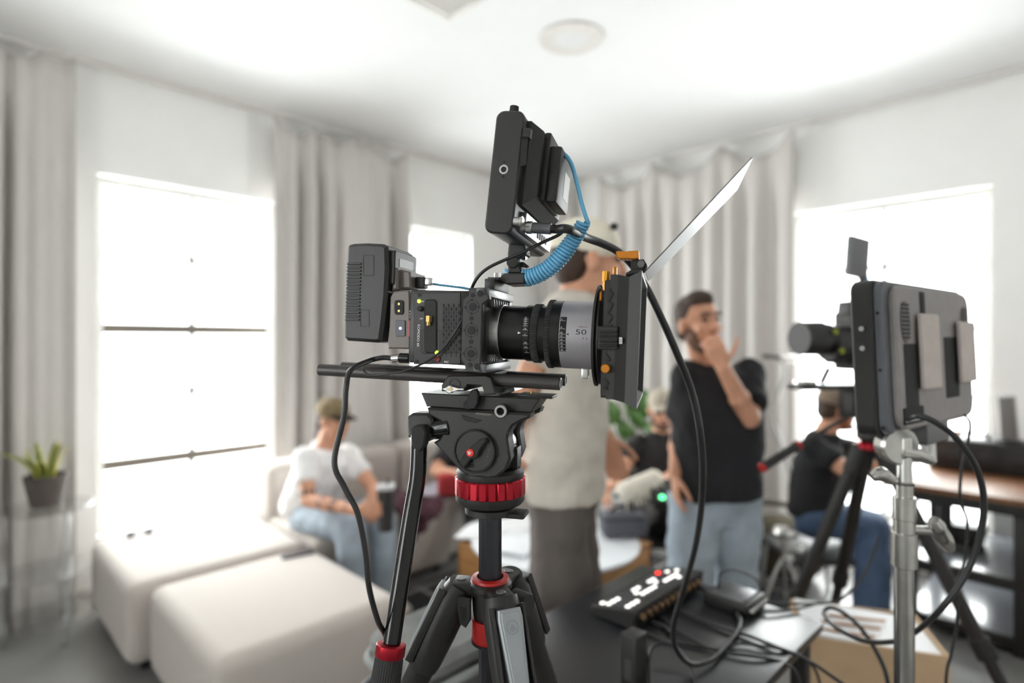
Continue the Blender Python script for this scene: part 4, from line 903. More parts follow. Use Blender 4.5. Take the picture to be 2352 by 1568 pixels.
# switcher
SX0, SX1, SY0, SY1 = 1.145, 1.485, .742, .868
sw = thing('video_switcher', 'black video switcher with rows of glowing white buttons on the table', 'switcher', ((SX0+SX1)/2, (SY0+SY1)/2, TZ))
prof_ = [(SY0+.004, .0), (SY1-.004, .0), (SY1, .008), (SY1, .022), (SY0+.012, .046), (SY0+.002, .046), (SY0, .040)]
MB().xprism([(y_, TZ+.004+z) for y_, z in prof_], SX0, SX1, .003).build('switcher_body', blk, sw)
for x in (SX0+.03, SX1-.03):
    for y_ in (SY0+.02, SY1-.02): MB().cyl((x, y_, TZ), (x, y_, TZ+.008), .009, n=14).build('foot', rubber, sw)
def stop(y_): return TZ+.004+.022+(SY1-y_)/(SY1-SY0-.012)*.024
lit = mat('lit_white_button', (.9, .9, .85), .4, emit=(1, .97, .9), estr=1.15); redl = mat('lit_red_button', S(255, 60, 50), .4, emit=S(255, 40, 30), estr=3); unl = mat('unlit_button', S(70, 70, 74), .4)
ang = math.atan2(.024, SY1-SY0-.012); rt = M.Rotation(-ang, 3, 'X')
litset = {(0, 0), (0, 1), (1, 1), (2, 1), (0, 4), (1, 4), (2, 4), (5, 2), (6, 1), (7, 1), (5, 3), (6, 3), (7, 3), (8, 3), (10, 1), (11, 1), (10, 2), (11, 3), (12, 3), (13, 3), (14, 3), (13, 4), (15, 1), (16, 2)}
for i in range(17):
    for j in range(5):
        x = SX0+.018+i*.0185; y_ = SY1-.022-j*.0185
        m_ = redl if (i, j) == (14, 0) else (lit if (i, j) in litset else unl)
        MB().box((x, y_, stop(y_)+.001), (.0105, .0105, .005), rt, bev=.0015, seg=1).build('button', m_, sw)
gold_c = mat('worn_connector', S(150, 120, 90), .35, .8)
for i in range(11): MB().cyl((SX0+.03+i*.027, SY0+.006, TZ+.030), (SX0+.03+i*.027, SY0-.010, TZ+.030), .0075, n=14).build('socket', gold_c, sw)
for i in range(8): MB().b2((SX0+.028+i*.036, SY0-.002, TZ+.012), (SX0+.05+i*.036, SY0+.01, TZ+.020)).build('port', dark, sw)
# converter and power brick
t = thing('signal_converter', 'small flat black converter box behind the switcher on the table', 'converter', (1.455, .64, TZ))
MB().b2((1.40, .585, TZ), (1.51, .70, TZ+.03), .004).build('converter_case', blk, t)
for i in range(5): MB().cyl((1.415+i*.02, .588, TZ+.015), (1.415+i*.02, .575, TZ+.015), .006, n=12).build('socket', steel, t)
MB().b2((1.41, .60, TZ+.029), (1.50, .69, TZ+.034), .002).build('cover_plate', alu, t)
t = thing('power_brick', 'upright black power adapter at the front of the table', 'power adapter', (.955, .62, TZ))
MB().b2((.935, .603, TZ), (.977, .64, TZ+.115), .005).build('brick_body', blk, t); MB().cyl((.956, .603, TZ+.02), (.956, .588, TZ+.02), .006).build('strain_relief', rubber, t)
MB().b2((.9345, .614, TZ+.03), (.9352, .630, TZ+.07)).build('rating_label', mat('dim_print', S(58, 58, 58), .6), t)
# table cables
def on_table(pts, z=TZ+.006): return [WH(px, py, z) for px, py in pts]
def tcable(label, pts, r=.0035, m_=None): return cable_thing('table_cable', label, pts, r, m_)
tcable('black cable running from the switcher across the table to its right corner', on_table([(1545, 1395), (1600, 1420), (1660, 1443), (1720, 1460), (1790, 1488)])+[W(1840, 1508, 1.25), W(1900, 1545, 1.22), W(1990, 1620, 1.2), W(2060, 1750, 1.2)], .004)
tcable('black cable curving along the far edge of the table towards the stand', on_table([(1660, 1372), (1740, 1384), (1830, 1386)])+[W(1900, 1384, 1.5), W(1940, 1370, 1.5), W(1990, 1310, 1.55), W(2020, 1230, 1.6)], .0035)
tcable('thin cable sagging between the converter and the far table corner', on_table([(1690, 1362), (1700, 1395), (1760, 1406), (1830, 1398), (1870, 1388)]), .003)
tcable('black cable arching in front of the power adapter', on_table([(1490, 1520)])+[W(1500, 1485, 1.22), W(1535, 1477, 1.22), W(1565, 1500, 1.2), W(1590, 1540, 1.16), W(1605, 1590, 1.12)], .0035)
tcable('looped cable standing beside the power adapter', [WH(1478, 1560, TZ+.01), W(1480, 1520, 1.12), W(1484, 1500, 1.12), W(1490, 1530, 1.12), WH(1492, 1590, TZ+.01)], .003)
tcable('black cable lying under the hanging video cable', on_table([(1480, 1450), (1530, 1470), (1600, 1482), (1680, 1500), (1740, 1508)])+[W(1800, 1522, 1.22), W(1835, 1560, 1.2), W(1850, 1700, 1.2)], .0035)
tcable('thin black cable crossing the table towards its front edge', on_table([(1500, 1400), (1560, 1450), (1640, 1490), (1700, 1478), (1780, 1488)])+[W(1850, 1512, 1.26), W(1885, 1580, 1.25), W(1890, 1760, 1.25)], .003)
tcable('cable bundle looping over the converter box', [W(1650, 1352, 1.5), W(1655, 1318, 1.5), W(1690, 1308, 1.52), W(1730, 1325, 1.52), W(1750, 1352, 1.5), WH(1740, 1372, TZ+.006)], .003)
tcable('short cable with a plug in front of the switcher', on_table([(1480, 1412), (1500, 1428), (1525, 1440), (1540, 1455)]), .005)

# cardboard box
cb = mat('brown_cardboard', S(200, 170, 136), .85, var=.06, scale=14)
A = V((1.795, .582, 0)); e1 = V((.468, -.884, 0)); e2 = V((.884, .468, 0))
t = thing('cardboard_box', 'open brown cardboard box with white papers under the silver stand', 'box', A+e1*.2+e2*.15)
m_ = frame(A, e1, e2, Uv)
for a, b in (((0, 0), (.36, .006)), ((0, .254), (.36, .26)), ((0, .006), (.006, .254)), ((.354, .006), (.36, .254))): MB().b2((a[0], a[1], 0), (b[0], b[1], .634)).build('box_wall', cb, t, m_)
MB().b2((0, 0, 0), (.36, .26, .006)).build('box_floor', cb, t, m_)
MB().box((.18, .13, .630), (.34, .235, .008), M.Rotation(rad(3), 3, 'Y')).build('paper', paper, t, m_)
for i in range(3): MB().cyl((.03+i*.03, .05+i*.05, .642), (.19+i*.03, .04+i*.06, .642), .0045, n=6).build('pencil', wood, t, m_)
# ------------------------------------------------------------------ second rig on the right
# director's monitor on a silver stand
mo = EYE+Fv*.95+Rv*.615
dx = (Rv*.805+Fv*.593); dn_ = (Rv*.593-Fv*.805)        # along the back plate / towards the viewer
DMm = frame(W(2035, 815, .95), dx, -dn_, Uv) @ M.Rotation(rad(-2.5), 4, 'X')
DM = Frame(DMm)
def D(mb, name, m_, parent, **k): return mb.build(name, m_, parent, DM.m, **k)
dmt = thing('production_monitor', 'large grey production monitor seen from behind on the silver stand', 'monitor', DM.m @ M.Translation((.2, .02, -.13)))
zu, zl, wd_ = .128, -.136, .40
greym = mat('mid_grey_plastic', S(140, 134, 133), .5); bez = mat('slate_bezel', S(92, 94, 100), .45)
D(MB().yprism(rrect(-.012, zl, wd_, zu, .022, 5), .014, .048, .004), 'screen_shell', blk, dmt)
D(MB().b2((.01, .0475, zl+.02), (wd_-.02, .0485, zu-.02)), 'screen', blkgl, dmt)
D(MB().yprism(rrect(-.004, zl+.003, wd_-.004, zu-.003, .022, 5), .002, .016, .003), 'bezel', bez, dmt)
back = D(MB().yprism(rrect(.022, zl+.008, wd_-.012, zu-.010, .03, 6), -.010, .004, .004), 'back_cover', greym, dmt)
for x in (.056, .352):
    g = D(MB().yprism(circ(x, .055, .020, 24, .036), -.0095, -.0115, .0005), 'fan_grille', mat('grey_grille', S(96, 92, 92), .6), back)
    for i in range(9): D(MB().b2((x-.016, -.0122, .027+i*.007), (x+.016, -.0112, .030+i*.007)), 'grille_slot', dark, back)
D(MB().yprism(rrect(.045, -.105, .10, .018, .004), -.0095, -.0110), 'battery_recess', dark, back)
D(MB().yprism(rrect(.235, -.085, .305, .030, .004), -.0095, -.0110), 'battery_recess', dark, back)
plate = mat('pale_beige_plastic', S(192, 180, 175), .55)
D(MB().yprism(rrect(.098, -.062, .180, .070, .004), -.014, -.022, .002), 'battery_plate', plate, dmt)
D(MB().yprism(rrect(.290, -.058, .375, .060, .004), -.014, -.022, .002), 'battery_plate', plate, dmt)
D(MB().b2((.126, -.012, .068), (.145, -.010, .11)), 'slot', dark, dmt)
pt = D(MB().yprism(rrect(.030, -.118, .115, -.090, .003), -.0095, -.012), 'port_panel', dark, dmt)
for i in range(6): D(MB().b2((.036+i*.012, -.0125, -.113), (.044+i*.012, -.0118, -.106)), 'port', white_print, pt)
for z in (.045, .012): D(MB().cyl((-.012, .030, z), (-.0145, .030, z), .0042, n=16), 'side_thread', steel, dmt)
for z in (.07, -.025, -.12): D(MB().cyl((-.004, .008, z), (-.0052, .008, z), .0028, n=12), 'bezel_screw', dark, dmt)
D(MB().b2((.15, -.005, zl-.03), (.26, .03, zl+.012), .006), 'mount_bracket', alu, dmt)
D(MB().cyl((.20, .012, zl-.06), (.20, .012, zl-.025), .012), 'mount_pin', steel, dmt)
# silver stand
stm = mat('cast_silver_stand', S(178, 176, 172), .22, 1, var=.1, scale=30)
q = W(2077, 1300, .97); SP = V((q.x, q.y, 0))
st = thing('light_stand', 'silver steel stand with a red tape band carrying the production monitor', 'stand', SP)
def zz_(py): return CAMZ-(py-HOR)/FPX*.97
def SL(py): return M.Translation((SP.x, SP.y, zz_(py)))
def sec(py0, py1, w, name, m_=stm, bev=.001, n=32): # py0 top, py1 bottom, w = width in pixels
    r_ = w/2/FPX*.97; L_ = zz_(py0)-zz_(py1); return MB().lathe([(r_-bev, 0), (r_, bev), (r_, L_-bev), (r_-bev, L_)], SL(py1), n).build(name, m_, st)
zbot = .30
r_ = 41/2/FPX*.97; MB().cyl((SP.x, SP.y, zbot), (SP.x, SP.y, zz_(1300)), r_, n=32).build('lower_tube', stm, st)
sec(1222, 1300, 54, 'clamp_collar'); sec(1278, 1292, 46, 'red_tape', mat('red_tape', S(190, 50, 50), .6)); sec(1190, 1230, 44, 'riser_tube'); sec(1140, 1192, 48, 'clamp_collar'); sec(1188, 1193, 40, 'rubber_seal', dark); sec(1105, 1142, 36, 'riser_tube'); sec(1108, 1112, 40, 'rubber_seal', dark); sec(1004, 1106, 31, 'top_riser', chrome)
def tk(py, ang_, name='tee_handle'):
    z = zz_(py); dr = Rv*math.cos(ang_)-Fv*math.sin(ang_); p0 = V((SP.x, SP.y, z))+dr*.014; p1 = p0+dr*.04
    MB().cyl(p0, p1, .007, n=16).build('handle_screw', stm, st)
    tn = (Uv*-.75+Rv*.55+Fv*.2).normalized(); mb = MB(); mb.tube([p1-tn*.026, p1-tn*.012, p1, p1+tn*.02, p1+tn*.042], [.008, .013, .012, .013, .008], n=14, k=3); mb.build(name, stm, st)
tk(1215, rad(10))
p0 = V((SP.x, SP.y, zz_(1040))); MB().tube([p0-Rv*.008, p0+Rv*.02-Uv*.003, p0+Rv*.045-Uv*.012, p0+Rv*.052-Uv*.016], [.013, .012, .009, .004], n=12, k=3).build('tee_handle', stm, st)
MB().cyl(p0+Fv*-.008+Uv*.012-Rv*.01, p0+Fv*.02+Uv*.012-Rv*.01, .032, n=32, bev=.004).build('grip_head', stm, st)
p0 = V((SP.x, SP.y, zz_(1105)))-Rv*.02; MB().tube([p0, p0-Rv*.02+Uv*.012, p0-Rv*.034+Uv*.006], [.008, .013, .008], n=12, k=4).build('tee_handle', stm, st)
MB().cyl((SP.x, SP.y, zbot-.02), (SP.x, SP.y, zbot+.08), .024, n=28, bev=.003).build('leg_hub', stm, st)
for k in range(3):
    a_ = rad(100+120*k); u = V((math.cos(a_), math.sin(a_), 0)); b0 = SP+u*.02+V((0, 0, zbot))
    MB().tube([b0, b0+u*.08+V((0, 0, -.02)), b0+u*.22+V((0, 0, -.20)), SP+u*.34+V((0, 0, .016))], .012, n=12, k=5).build('leg', stm, st)
# cables at the stand
cable_thing('stand_cable', 'thick dark cable looping from the production monitor round the silver stand', [W(2085, 962, .93), W(2110, 955, .90), W(2150, 970, .89), W(2200, 1010, .89), W(2245, 1080, .90), W(2260, 1160, .91), W(2245, 1250, .92), W(2212, 1330, .93), W(2150, 1410, .95), W(2085, 1462, 1.06), W(2040, 1474, 1.10), W(1980, 1470, 1.14), W(1920, 1440, 1.2), W(1893, 1410, 1.3), W(1905, 1395, 1.32), W(1935, 1405, 1.3), W(1975, 1440, 1.25), W(2015, 1500, 1.2), W(2040, 1570, 1.15), W(2050, 1700, 1.1)], .0046, k=6)
cable_thing('thin_cable', 'thin dark wire hanging in front of the desk on the right', [W(2185, 940, 1.15), W(2226, 965, 1.12), W(2222, 1020, 1.1), W(2208, 1080, 1.1), W(2206, 1150, 1.1), W(2222, 1200, 1.1), W(2215, 1290, 1.1), W(2200, 1340, 1.1), W(2198, 1430, 1.1), W(2185, 1500, 1.1), W(2172, 1580, 1.1), W(2170, 1900, 1.1)], .0028)

# second camera on its tripod
C2m = frame(W(1905, 790, 1.95), (-Rv*.97-Fv*.24), V((0, 0, 0)), Uv)
_x = (-Rv*.97-Fv*.243).normalized(); _y = Uv.cross(_x); C2m = frame(W(1905, 790, 1.95), _x, _y, Uv); C2 = Frame(C2m)   # x towards the lens front
def c2p(mb, name, m_, parent, **k): return mb.build(name, m_, parent, C2m, **k)
PX2 = 1.95/FPX
cam2 = thing('video_camera', 'black video camera with a small flip-out screen behind the production monitor', 'camera', C2m @ M.Translation((-.05, 0, -.14)))
def cx2(px): return (1905-px)*PX2
def cz2(py): return (790-py)*PX2
def lat(x0, x1, zc_, r0, r1=None, name='lens_ring', m_=blk, par=None, n=32): return c2p(MB().cyl((x0, 0, zc_), (x1, 0, zc_), r0, r1, n=n, bev=.002), name, m_, par or cam2)
l2 = lat(cx2(1880), cx2(1822), cz2(777), 39*PX2, 38*PX2, 'lens_hood')
lat(cx2(1900), cx2(1878), cz2(778), 36*PX2, None, 'lens_barrel', satin)
lat(cx2(1965), cx2(1898), cz2(790), 42*PX2, 40*PX2, 'lens_body', blk)
for px, py in ((1881, 762), (1898, 805)):
    k = c2p(MB().ring((cx2(px), .062, cz2(py)), (cx2(px), .0665, cz2(py)), 5.5*PX2, 3.2*PX2, 20), 'focus_gear_mark', mat('yellow_green_ring', S(170, 180, 40), .5), cam2); c2p(MB().cyl((cx2(px), .04, cz2(py)), (cx2(px), .064, cz2(py)), 6.5*PX2, n=16), 'mark_post', blk, cam2)
c2p(MB().b2((cx2(2080), -.055, cz2(850)), (cx2(1950), .055, cz2(715)), .008), 'camera_body', blk, cam2)
c2p(MB().b2((cx2(2030), -.03, cz2(725)), (cx2(1945), .03, cz2(690)), .006), 'top_handle', blk, cam2)
c2p(MB().yprism([(cx2(1950), cz2(700)), (cx2(1945), cz2(740)), (cx2(1990), cz2(745)), (cx2(1990), cz2(690))], -.04, .03, .004), 'viewfinder_block', blk, cam2)
c2p(MB().b2((cx2(1985), -.03, cz2(835)), (cx2(1905), .03, cz2(795)), .01), 'follow_unit', blk2, cam2)
sm = M.Rotation(rad(6), 4, 'Y')
scr = MB().box((cx2(1983), .0, cz2(588)), (.108, .022, .138), (M.Rotation(rad(-5), 3, 'Y') @ M.Rotation(rad(14), 3, 'Z')), bev=.004); c2p(scr, 'flip_screen', mat('grey_screen_back', S(110, 110, 112), .5), cam2)
c2p(MB().tube([(cx2(1995), -.01, cz2(625)), (cx2(2005), 0, cz2(660)), (cx2(2003), 0, cz2(700))], .010, n=10), 'screen_arm', blk, cam2)
c2p(MB().tube([(cx2(2015), -.02, cz2(610)), (cx2(2022), -.02, cz2(640)), (cx2(2018), -.02, cz2(680))], .010, n=8), 'screen_lead', blue_cable, cam2)
rl = c2p(MB().b2((cx2(2060), -.04, cz2(893)), (cx2(1812), .04, cz2(882)), .003), 'support_plate', blk2, cam2)
for px in (1827, 1855): c2p(MB().b2((cx2(px+11), -.03, cz2(882)), (cx2(px-11), .01, cz2(872)), .003), 'plate_clamp', chrome, rl)
c2p(MB().box((cx2(1900), -.01, cz2(862)), (.012, .02, .06), M.Rotation(rad(-30), 3, 'Y'), bev=.003), 'lens_brace', alu, cam2)
c2p(MB().b2((cx2(2020), -.035, cz2(960)), (cx2(1950), .035, cz2(893)), .008), 'mount_block', blk, cam2)
for px, py, w_ in ((1915, 668, 60), (1945, 650, 30)): c2p(MB().b2((cx2(px+w_/2), -.004, cz2(py+5)), (cx2(px-w_/2), .004, cz2(py-2)), .001), 'accessory_bar', blk, cam2)
c2p(MB().b2((cx2(2235), -.05, cz2(835)), (cx2(2075), .05, cz2(730)), .012), 'rear_body', blk, cam2)
c2p(MB().yprism([(cx2(2228), cz2(735)), (cx2(2292), cz2(758)), (cx2(2228), cz2(795))], -.045, .035, .004), 'viewfinder_hood', blk2, cam2)
c2p(MB().b2((cx2(2262), -.006, cz2(908)), (cx2(2180), .006, cz2(900)), .002), 'rear_bar', blk, cam2); c2p(MB().b2((cx2(2252), -.012, cz2(916)), (cx2(2232), .012, cz2(904)), .003), 'bar_clamp', blk, cam2)
c2p(MB().b2((cx2(2200), -.01, cz2(906)), (cx2(2186), .01, cz2(830)), .002), 'bar_post', blk, cam2)
# tripod 2
ap = W(2000, 1010, 1.95); TP2 = V((ap.x, ap.y, 0)); z2 = ap.z
t2 = thing('tripod', 'black tripod of the second camera behind the silver stand', 'tripod', TP2)
hd2 = MB().lathe([(.03, 0), (.045, .01), (.045, .06), (.03, .09), (.03, .125)], M.Translation((TP2.x, TP2.y, z2-.005)), 32).build('fluid_head', blk, t2)
MB().lathe([(.036, 0), (.044, .003), (.044, .02), (.036, .024)], M.Translation((TP2.x, TP2.y, z2-.03)), 32).build('red_ring', red_an, t2)
h0, h1, h2, h3 = W(1985, 935, 1.92), W(1830, 1024, 1.80), W(1822, 1028, 1.795), W(1752, 1073, 1.74)
pb2 = MB().cyl(h0, h1, .007, n=14).build('pan_handle', blk2, t2); MB().cyl(h1, h3, .0135, .0145, n=18, bev=.003).build('handle_grip', rubber, pb2)
dd = (h3-h1).normalized(); MB().cyl(h1-dd*.008, h1+dd*.004, .0155, n=18).build('handle_collar', red_an, pb2); MB().cyl(h3-dd*.002, h3+dd*.006, .0152, n=18, bev=.002).build('handle_end', red_pl, pb2)
for k, (foot, nm) in enumerate(((W(1690, 1700, 2.14), 'a'), (W(1880, 1560, 2.52), 'b'), (W(2560, 2060, 1.53), 'c'))):
    f = V((foot.x, foot.y, 0)); tp_ = V((TP2.x, TP2.y, z2-.03)); d_ = (f-tp_).normalized(); tp_ = tp_+V((d_.x, d_.y, 0)).normalized()*.03; L_ = (f-tp_).length; d_ = (f-tp_).normalized()
    lg_ = MB().cyl(tp_, tp_+d_*L_*.5, .0225, n=16).build('leg', blk2, t2); MB().cyl(tp_+d_*L_*.48, f-d_*.01, .0180, n=16).build('lower_leg', blk2, lg_)
    MB().cyl(tp_+d_*L_*.47, tp_+d_*L_*.52, .029, n=16, bev=.004).build('leg_lock', rubber, lg_); MB().cyl(tp_-d_*.01, tp_+d_*.09, .030, .027, n=16, bev=.004).build('leg_shoulder', blk, lg_); MB().cyl(f-d_*.035, f-d_*.002, .014, .018, n=14).build('foot', rubber, lg_)
# gooseneck stand, chrome folding stand, bag
gn = [W(1812, 1230, 4.0)]+[W(x, y_, 4.0) for x, y_ in ((1824, 1190), (1815, 1090), (1790, 1010), (1772, 960), (1786, 905), (1804, 860), (1800, 828))]
t = thing('gooseneck_stand', 'thin bent gooseneck with a chrome head in front of the grey curtain', 'stand', V((gn[0].x, gn[0].y, 0)))
b_ = V((gn[0].x, gn[0].y, .012)); MB().tube([b_]+gn, .0085, n=10, k=6).build('gooseneck', mat('grey_metal_tube', S(120, 118, 116), .4, .5), t); MB().lathe([(.11, 0), (.11, .008), (.02, .014)], M.Translation((b_.x, b_.y, 0)), 32).build('base', blk2, t)
MB().cyl(W(1828, 824, 4.0), W(1790, 824, 4.0), .026, .024, n=16, bev=.004).build('lamp_head', chrome, t); MB().cyl(W(1792, 820, 4.0), W(1752, 818, 4.0), .014, n=12).build('head_arm', blk2, t)
ct_ = W(1802, 1235, 2.9); fl = V((ct_.x, ct_.y, 0)); t = thing('folding_stand', 'small chrome folding stand on the floor behind the table', 'stand', fl)
MB().lathe([(.02, 0), (.055, .01), (.06, .03), (.05, .05)], M.Translation(ct_), 28).build('top_dish', chrome, t); MB().cyl(ct_-V((0, 0, .11)), ct_, .016, n=16).build('post', chrome, t); MB().ball(ct_+Rv*.07-Uv*.06, (.03, .03, .022)).build('wing_bolt', chrome, t); MB().ball(ct_+Rv*.02-Uv*.10, (.035, .03, .025)).build('joint', chrome, t)
for k in range(3):
    a_ = rad(20+120*k); u = V((math.cos(a_), math.sin(a_), 0)); MB().tube([ct_-V((0, 0, .09)), ct_+u*.06-V((0, 0, .2)), fl+u*.17+V((0, 0, .012))], .009, n=10, k=4).build('leg', steel, t)
bgm = mat('olive_canvas', S(74, 66, 48), .9, var=.2, scale=25, bump=.4)
bp_ = W(1785, 1280, 3.62); t = thing('canvas_bag', 'slumped olive brown bag on the floor by the curtain', 'bag', V((bp_.x, bp_.y, 0)))
mb = MB()
mb.ball((bp_.x, bp_.y, .21), (.24, .17, .20), M.Rotation(rad(-45), 3, 'Z'), 24, 16); mb.ball((bp_.x+.1, bp_.y-.1, .16), (.20, .15, .15), None, 20, 12)
o = mb.build('bag_body', bgm, t); r = o.modifiers.new('r', 'REMESH'); r.mode = 'VOXEL'; r.voxel_size = .02; r.use_smooth_shade = True; o.modifiers.new('s', 'SMOOTH').iterations = 6
for v in o.data.vertices: v.co.z = max(v.co.z, .004)
MB().tube([V((bp_.x-.12, bp_.y+.12, .38)), V((bp_.x-.05, bp_.y+.1, .47)), V((bp_.x+.1, bp_.y-.08, .44)), V((bp_.x+.14, bp_.y-.12, .30))], .016, n=8, k=5).build('bag_strap', bgm, t)

# desk by the right window
dkx0, dkx1, dy0, dy1, dz = 3.60, 4.42, -.75, .70, .75
desk = thing('work_desk', 'wood topped desk with a black steel frame by the right window', 'desk', ((dkx0+dkx1)/2, (dy0+dy1)/2, 0))
MB().b2((dkx0, dy0, dz-.03), (dkx1, dy1, dz), .004).build('desk_top', mat('walnut_top', S(126, 86, 58), .45, var=.25, scale=5, stretch=(1, 10, 1), detail=6), desk)
MB().b2((dkx0+.01, dy0+.01, dz-.085), (dkx1-.01, dy1-.01, dz-.031), .003).build('apron', blk, desk)
for x in (dkx0+.04, dkx1-.04):
    for y_ in (dy0+.04, .215, dy1-.04): MB().b2((x-.032, y_-.032, 0), (x+.032, y_+.032, dz-.085), .003).build('leg', blk, desk)
shm = mat('gloss_grey_shelf', S(120, 122, 128), .22, coat=.3)
for z in (.36, .085):
    MB().b2((dkx0+.04, dy0+.04, z-.018), (dkx1-.04, dy1-.04, z)).build('shelf', shm, desk); MB().b2((dkx0+.01, dy0+.04, z-.05), (dkx0+.045, dy1-.04, z+.004), .002).build('shelf_rail', blk, desk)
t = thing('audio_interface', 'long black equipment case on the wooden desk', 'equipment case', (4.28, .40, dz))
yc_ = .40
eq = MB().b2((4.17, yc_-.28, dz), (4.39, yc_+.28, dz+.18), .02, 3).build('case_body', blk, t)
for i in range(3): MB().b2((4.162, yc_-.22+i*.16, dz+.03), (4.172, yc_-.10+i*.16, dz+.13), .004).build('front_panel', blk2, eq)
for i in range(4): MB().cyl((4.17, yc_-.18+i*.13, dz+.155), (4.154, yc_-.18+i*.13, dz+.155), .012, n=14).build('knob', rubber, eq)
MB().tube([V((4.28, yc_+.0, dz+.175)), V((4.28, yc_+.02, dz+.205)), V((4.28, yc_+.18, dz+.205)), V((4.28, yc_+.2, dz+.175))], .011, n=8, k=4).build('carry_handle', rubber, eq)
q = WX(2320, 985, 4.26); lt = thing('slim_speaker', 'slim grey upright speaker on the equipment case at the right edge', 'speaker', (4.26, q.y, dz+.18))
rr_ = M.Rotation(rad(-4), 3, 'X'); zs_ = dz+.18
MB().box((4.26, q.y+.008, zs_+.135), (.07, .075, .25), rr_, bev=.006).build('speaker_body', mat('warm_grey_case', S(150, 147, 145), .5), lt); MB().box((4.222, q.y+.008, zs_+.135), (.004, .062, .23), rr_, bev=.0015).build('speaker_grille', mat('grey_mesh', S(120, 118, 117), .7, bump=.3, scale=400), lt)
MB().b2((4.205, q.y-.055, zs_), (4.315, q.y+.055, zs_+.012), .003).build('speaker_base', blk, lt)
p = WX(2172, 1240, 3.95); t = thing('display_stand', 'black upright stand with a flat base on the desk shelf', 'stand', (p.x, p.y, .36))
MB().prism(rrect(-.10, -.13, .10, .13, .03), .36, .372, M.Translation((p.x, p.y, 0)), .003).build('stand_base', blk, t); MB().b2((p.x-.012, p.y-.03, .37), (p.x+.012, p.y+.03, .62), .004).build('stand_post', blk, t)
p = WX(2222, 1205, 4.1); t = thing('small_tray', 'small dark tray on the desk shelf', 'tray', (p.x, p.y, .36))
MB().prism([(-.07, 0), (.07, 0), (.09, .10), (-.09, .10)], -.06, .06, M.Translation((p.x, p.y, .36)) @ M(((0, 0, 1, 0), (1, 0, 0, 0), (0, 1, 0, 0), (0, 0, 0, 1))), .004).build('tray_body', blk, t)
MB().b2((p.x-.066, p.y-.095, .455), (p.x+.066, p.y+.095, .464), .003).build('tray_rim', blk2, t)
# bag with audio recorder beside far seated man and the leafy plant
# ------------------------------------------------------------------ people
skin = mat('skin', S(205, 152, 124), .55, var=.07, scale=25, spec=.3)
hair_b = mat('brown_hair', S(62, 44, 34), .7, var=.3, scale=120, bump=.5)
beard_b = mat('brown_beard', S(104, 74, 58), .8, var=.3, scale=150, bump=.5)
eye_m = mat('dark_eye', S(40, 30, 26), .3); lip_m = mat('lips', S(178, 112, 100), .5)
denim = mat('light_blue_denim', S(160, 172, 184), .85, var=.14, scale=14, bump=.3, detail=6); denim_d = mat('mid_blue_denim', S(70, 88, 116), .85, var=.16, scale=14, bump=.3, detail=6)
def cloth(name, c, **k): return mat(name, c, .9, var=k.get('var', .06), scale=k.get('scale', 20), bump=.15)
shoe_m = mat('white_trainer', S(210, 208, 204), .6)
def remesh(o, vox, it=4, fac=.5):
    r = o.modifiers.new('voxel', 'REMESH'); r.mode = 'VOXEL'; r.voxel_size = vox; r.use_smooth_shade = True
    s_ = o.modifiers.new('smooth', 'SMOOTH'); s_.iterations = it; s_.factor = fac; return o
fold_tex = bpy.data.textures.new('cloth_folds', 'CLOUDS'); fold_tex.noise_scale = .11; fold_tex.noise_depth = 2
def folds(o, strength):
    d_ = o.modifiers.new('folds', 'DISPLACE'); d_.texture = fold_tex; d_.strength = strength; d_.mid_level = .5; d_.texture_coords = 'GLOBAL'; return o
def loft(mb, secs, n=24):
    """closed tube through elliptical sections (centre, side vector, front vector)"""
    vs = []
    for c, a, b in secs:
        for i in range(n):
            t = 2*PI*i/n; vs.append(V(c)+V(a)*math.cos(t)+V(b)*math.sin(t))
    k = len(secs)
    mb.add(vs, [(j*n+i, j*n+(i+1) % n, (j+1)*n+(i+1) % n, (j+1)*n+i) for j in range(k-1) for i in range(n)]+[tuple(range(n))[::-1], tuple((k-1)*n+i for i in range(n))]); return mb
def chain(mb, pts, rs, n=14):
    for (a, b, ra, rb) in zip(pts[:-1], pts[1:], rs[:-1], rs[1:]): mb.limb(a, b, ra, rb, n)
def hand(mb, wr, d, pn, side, curl=25, spread=4, s=1.0, thumb=45):
    """palm and five fingers; d along the hand, pn out of the palm, side towards the thumb"""
    d = V(d).normalized(); pn = V(pn); pn = (pn-d*pn.dot(d)).normalized(); side = (V(side)-d*V(side).dot(d)); side = (side-pn*side.dot(pn)).normalized()
    loft(mb, [(wr-d*.01, side*.024*s, pn*.018*s), (wr+d*.03*s, side*.034*s, pn*.016*s), (wr+d*.07*s, side*.041*s, pn*.014*s), (wr+d*.092*s, side*.040*s, pn*.011*s)], 16)
    for i, (off, L_) in enumerate(((.030, .072), (.010, .082), (-.010, .076), (-.029, .060))):
        b = wr+d*.085*s+side*off*s; dr = (d+side*math.tan(rad(spread))*(off/.03)).normalized(); p = b; r_ = .0092*s
        for k, f in enumerate((.46, .31, .23)):
            a_ = rad(curl*(k+.6)); q = p+(dr*math.cos(a_)+pn*math.sin(a_))*L_*f*s; mb.limb(p, q, r_, r_*.9, 10); p = q; r_ *= .9
    b = wr+d*.025*s+side*.026*s; p = b; r_ = .0115*s
    for k, f in enumerate((.040, .032, .026)):
        a_ = rad(thumb-14*k); q = p+(d*math.cos(a_)+side*math.sin(a_)+pn*.35).normalized()*f*s; mb.limb(p, q, r_, r_*.9, 10); p = q; r_ *= .9
def aim(th, pitch=0):
    f = Rv*math.cos(rad(th))+Fv*math.sin(rad(th)); return (f*math.cos(rad(pitch))+Uv*math.sin(rad(pitch))).normalized()
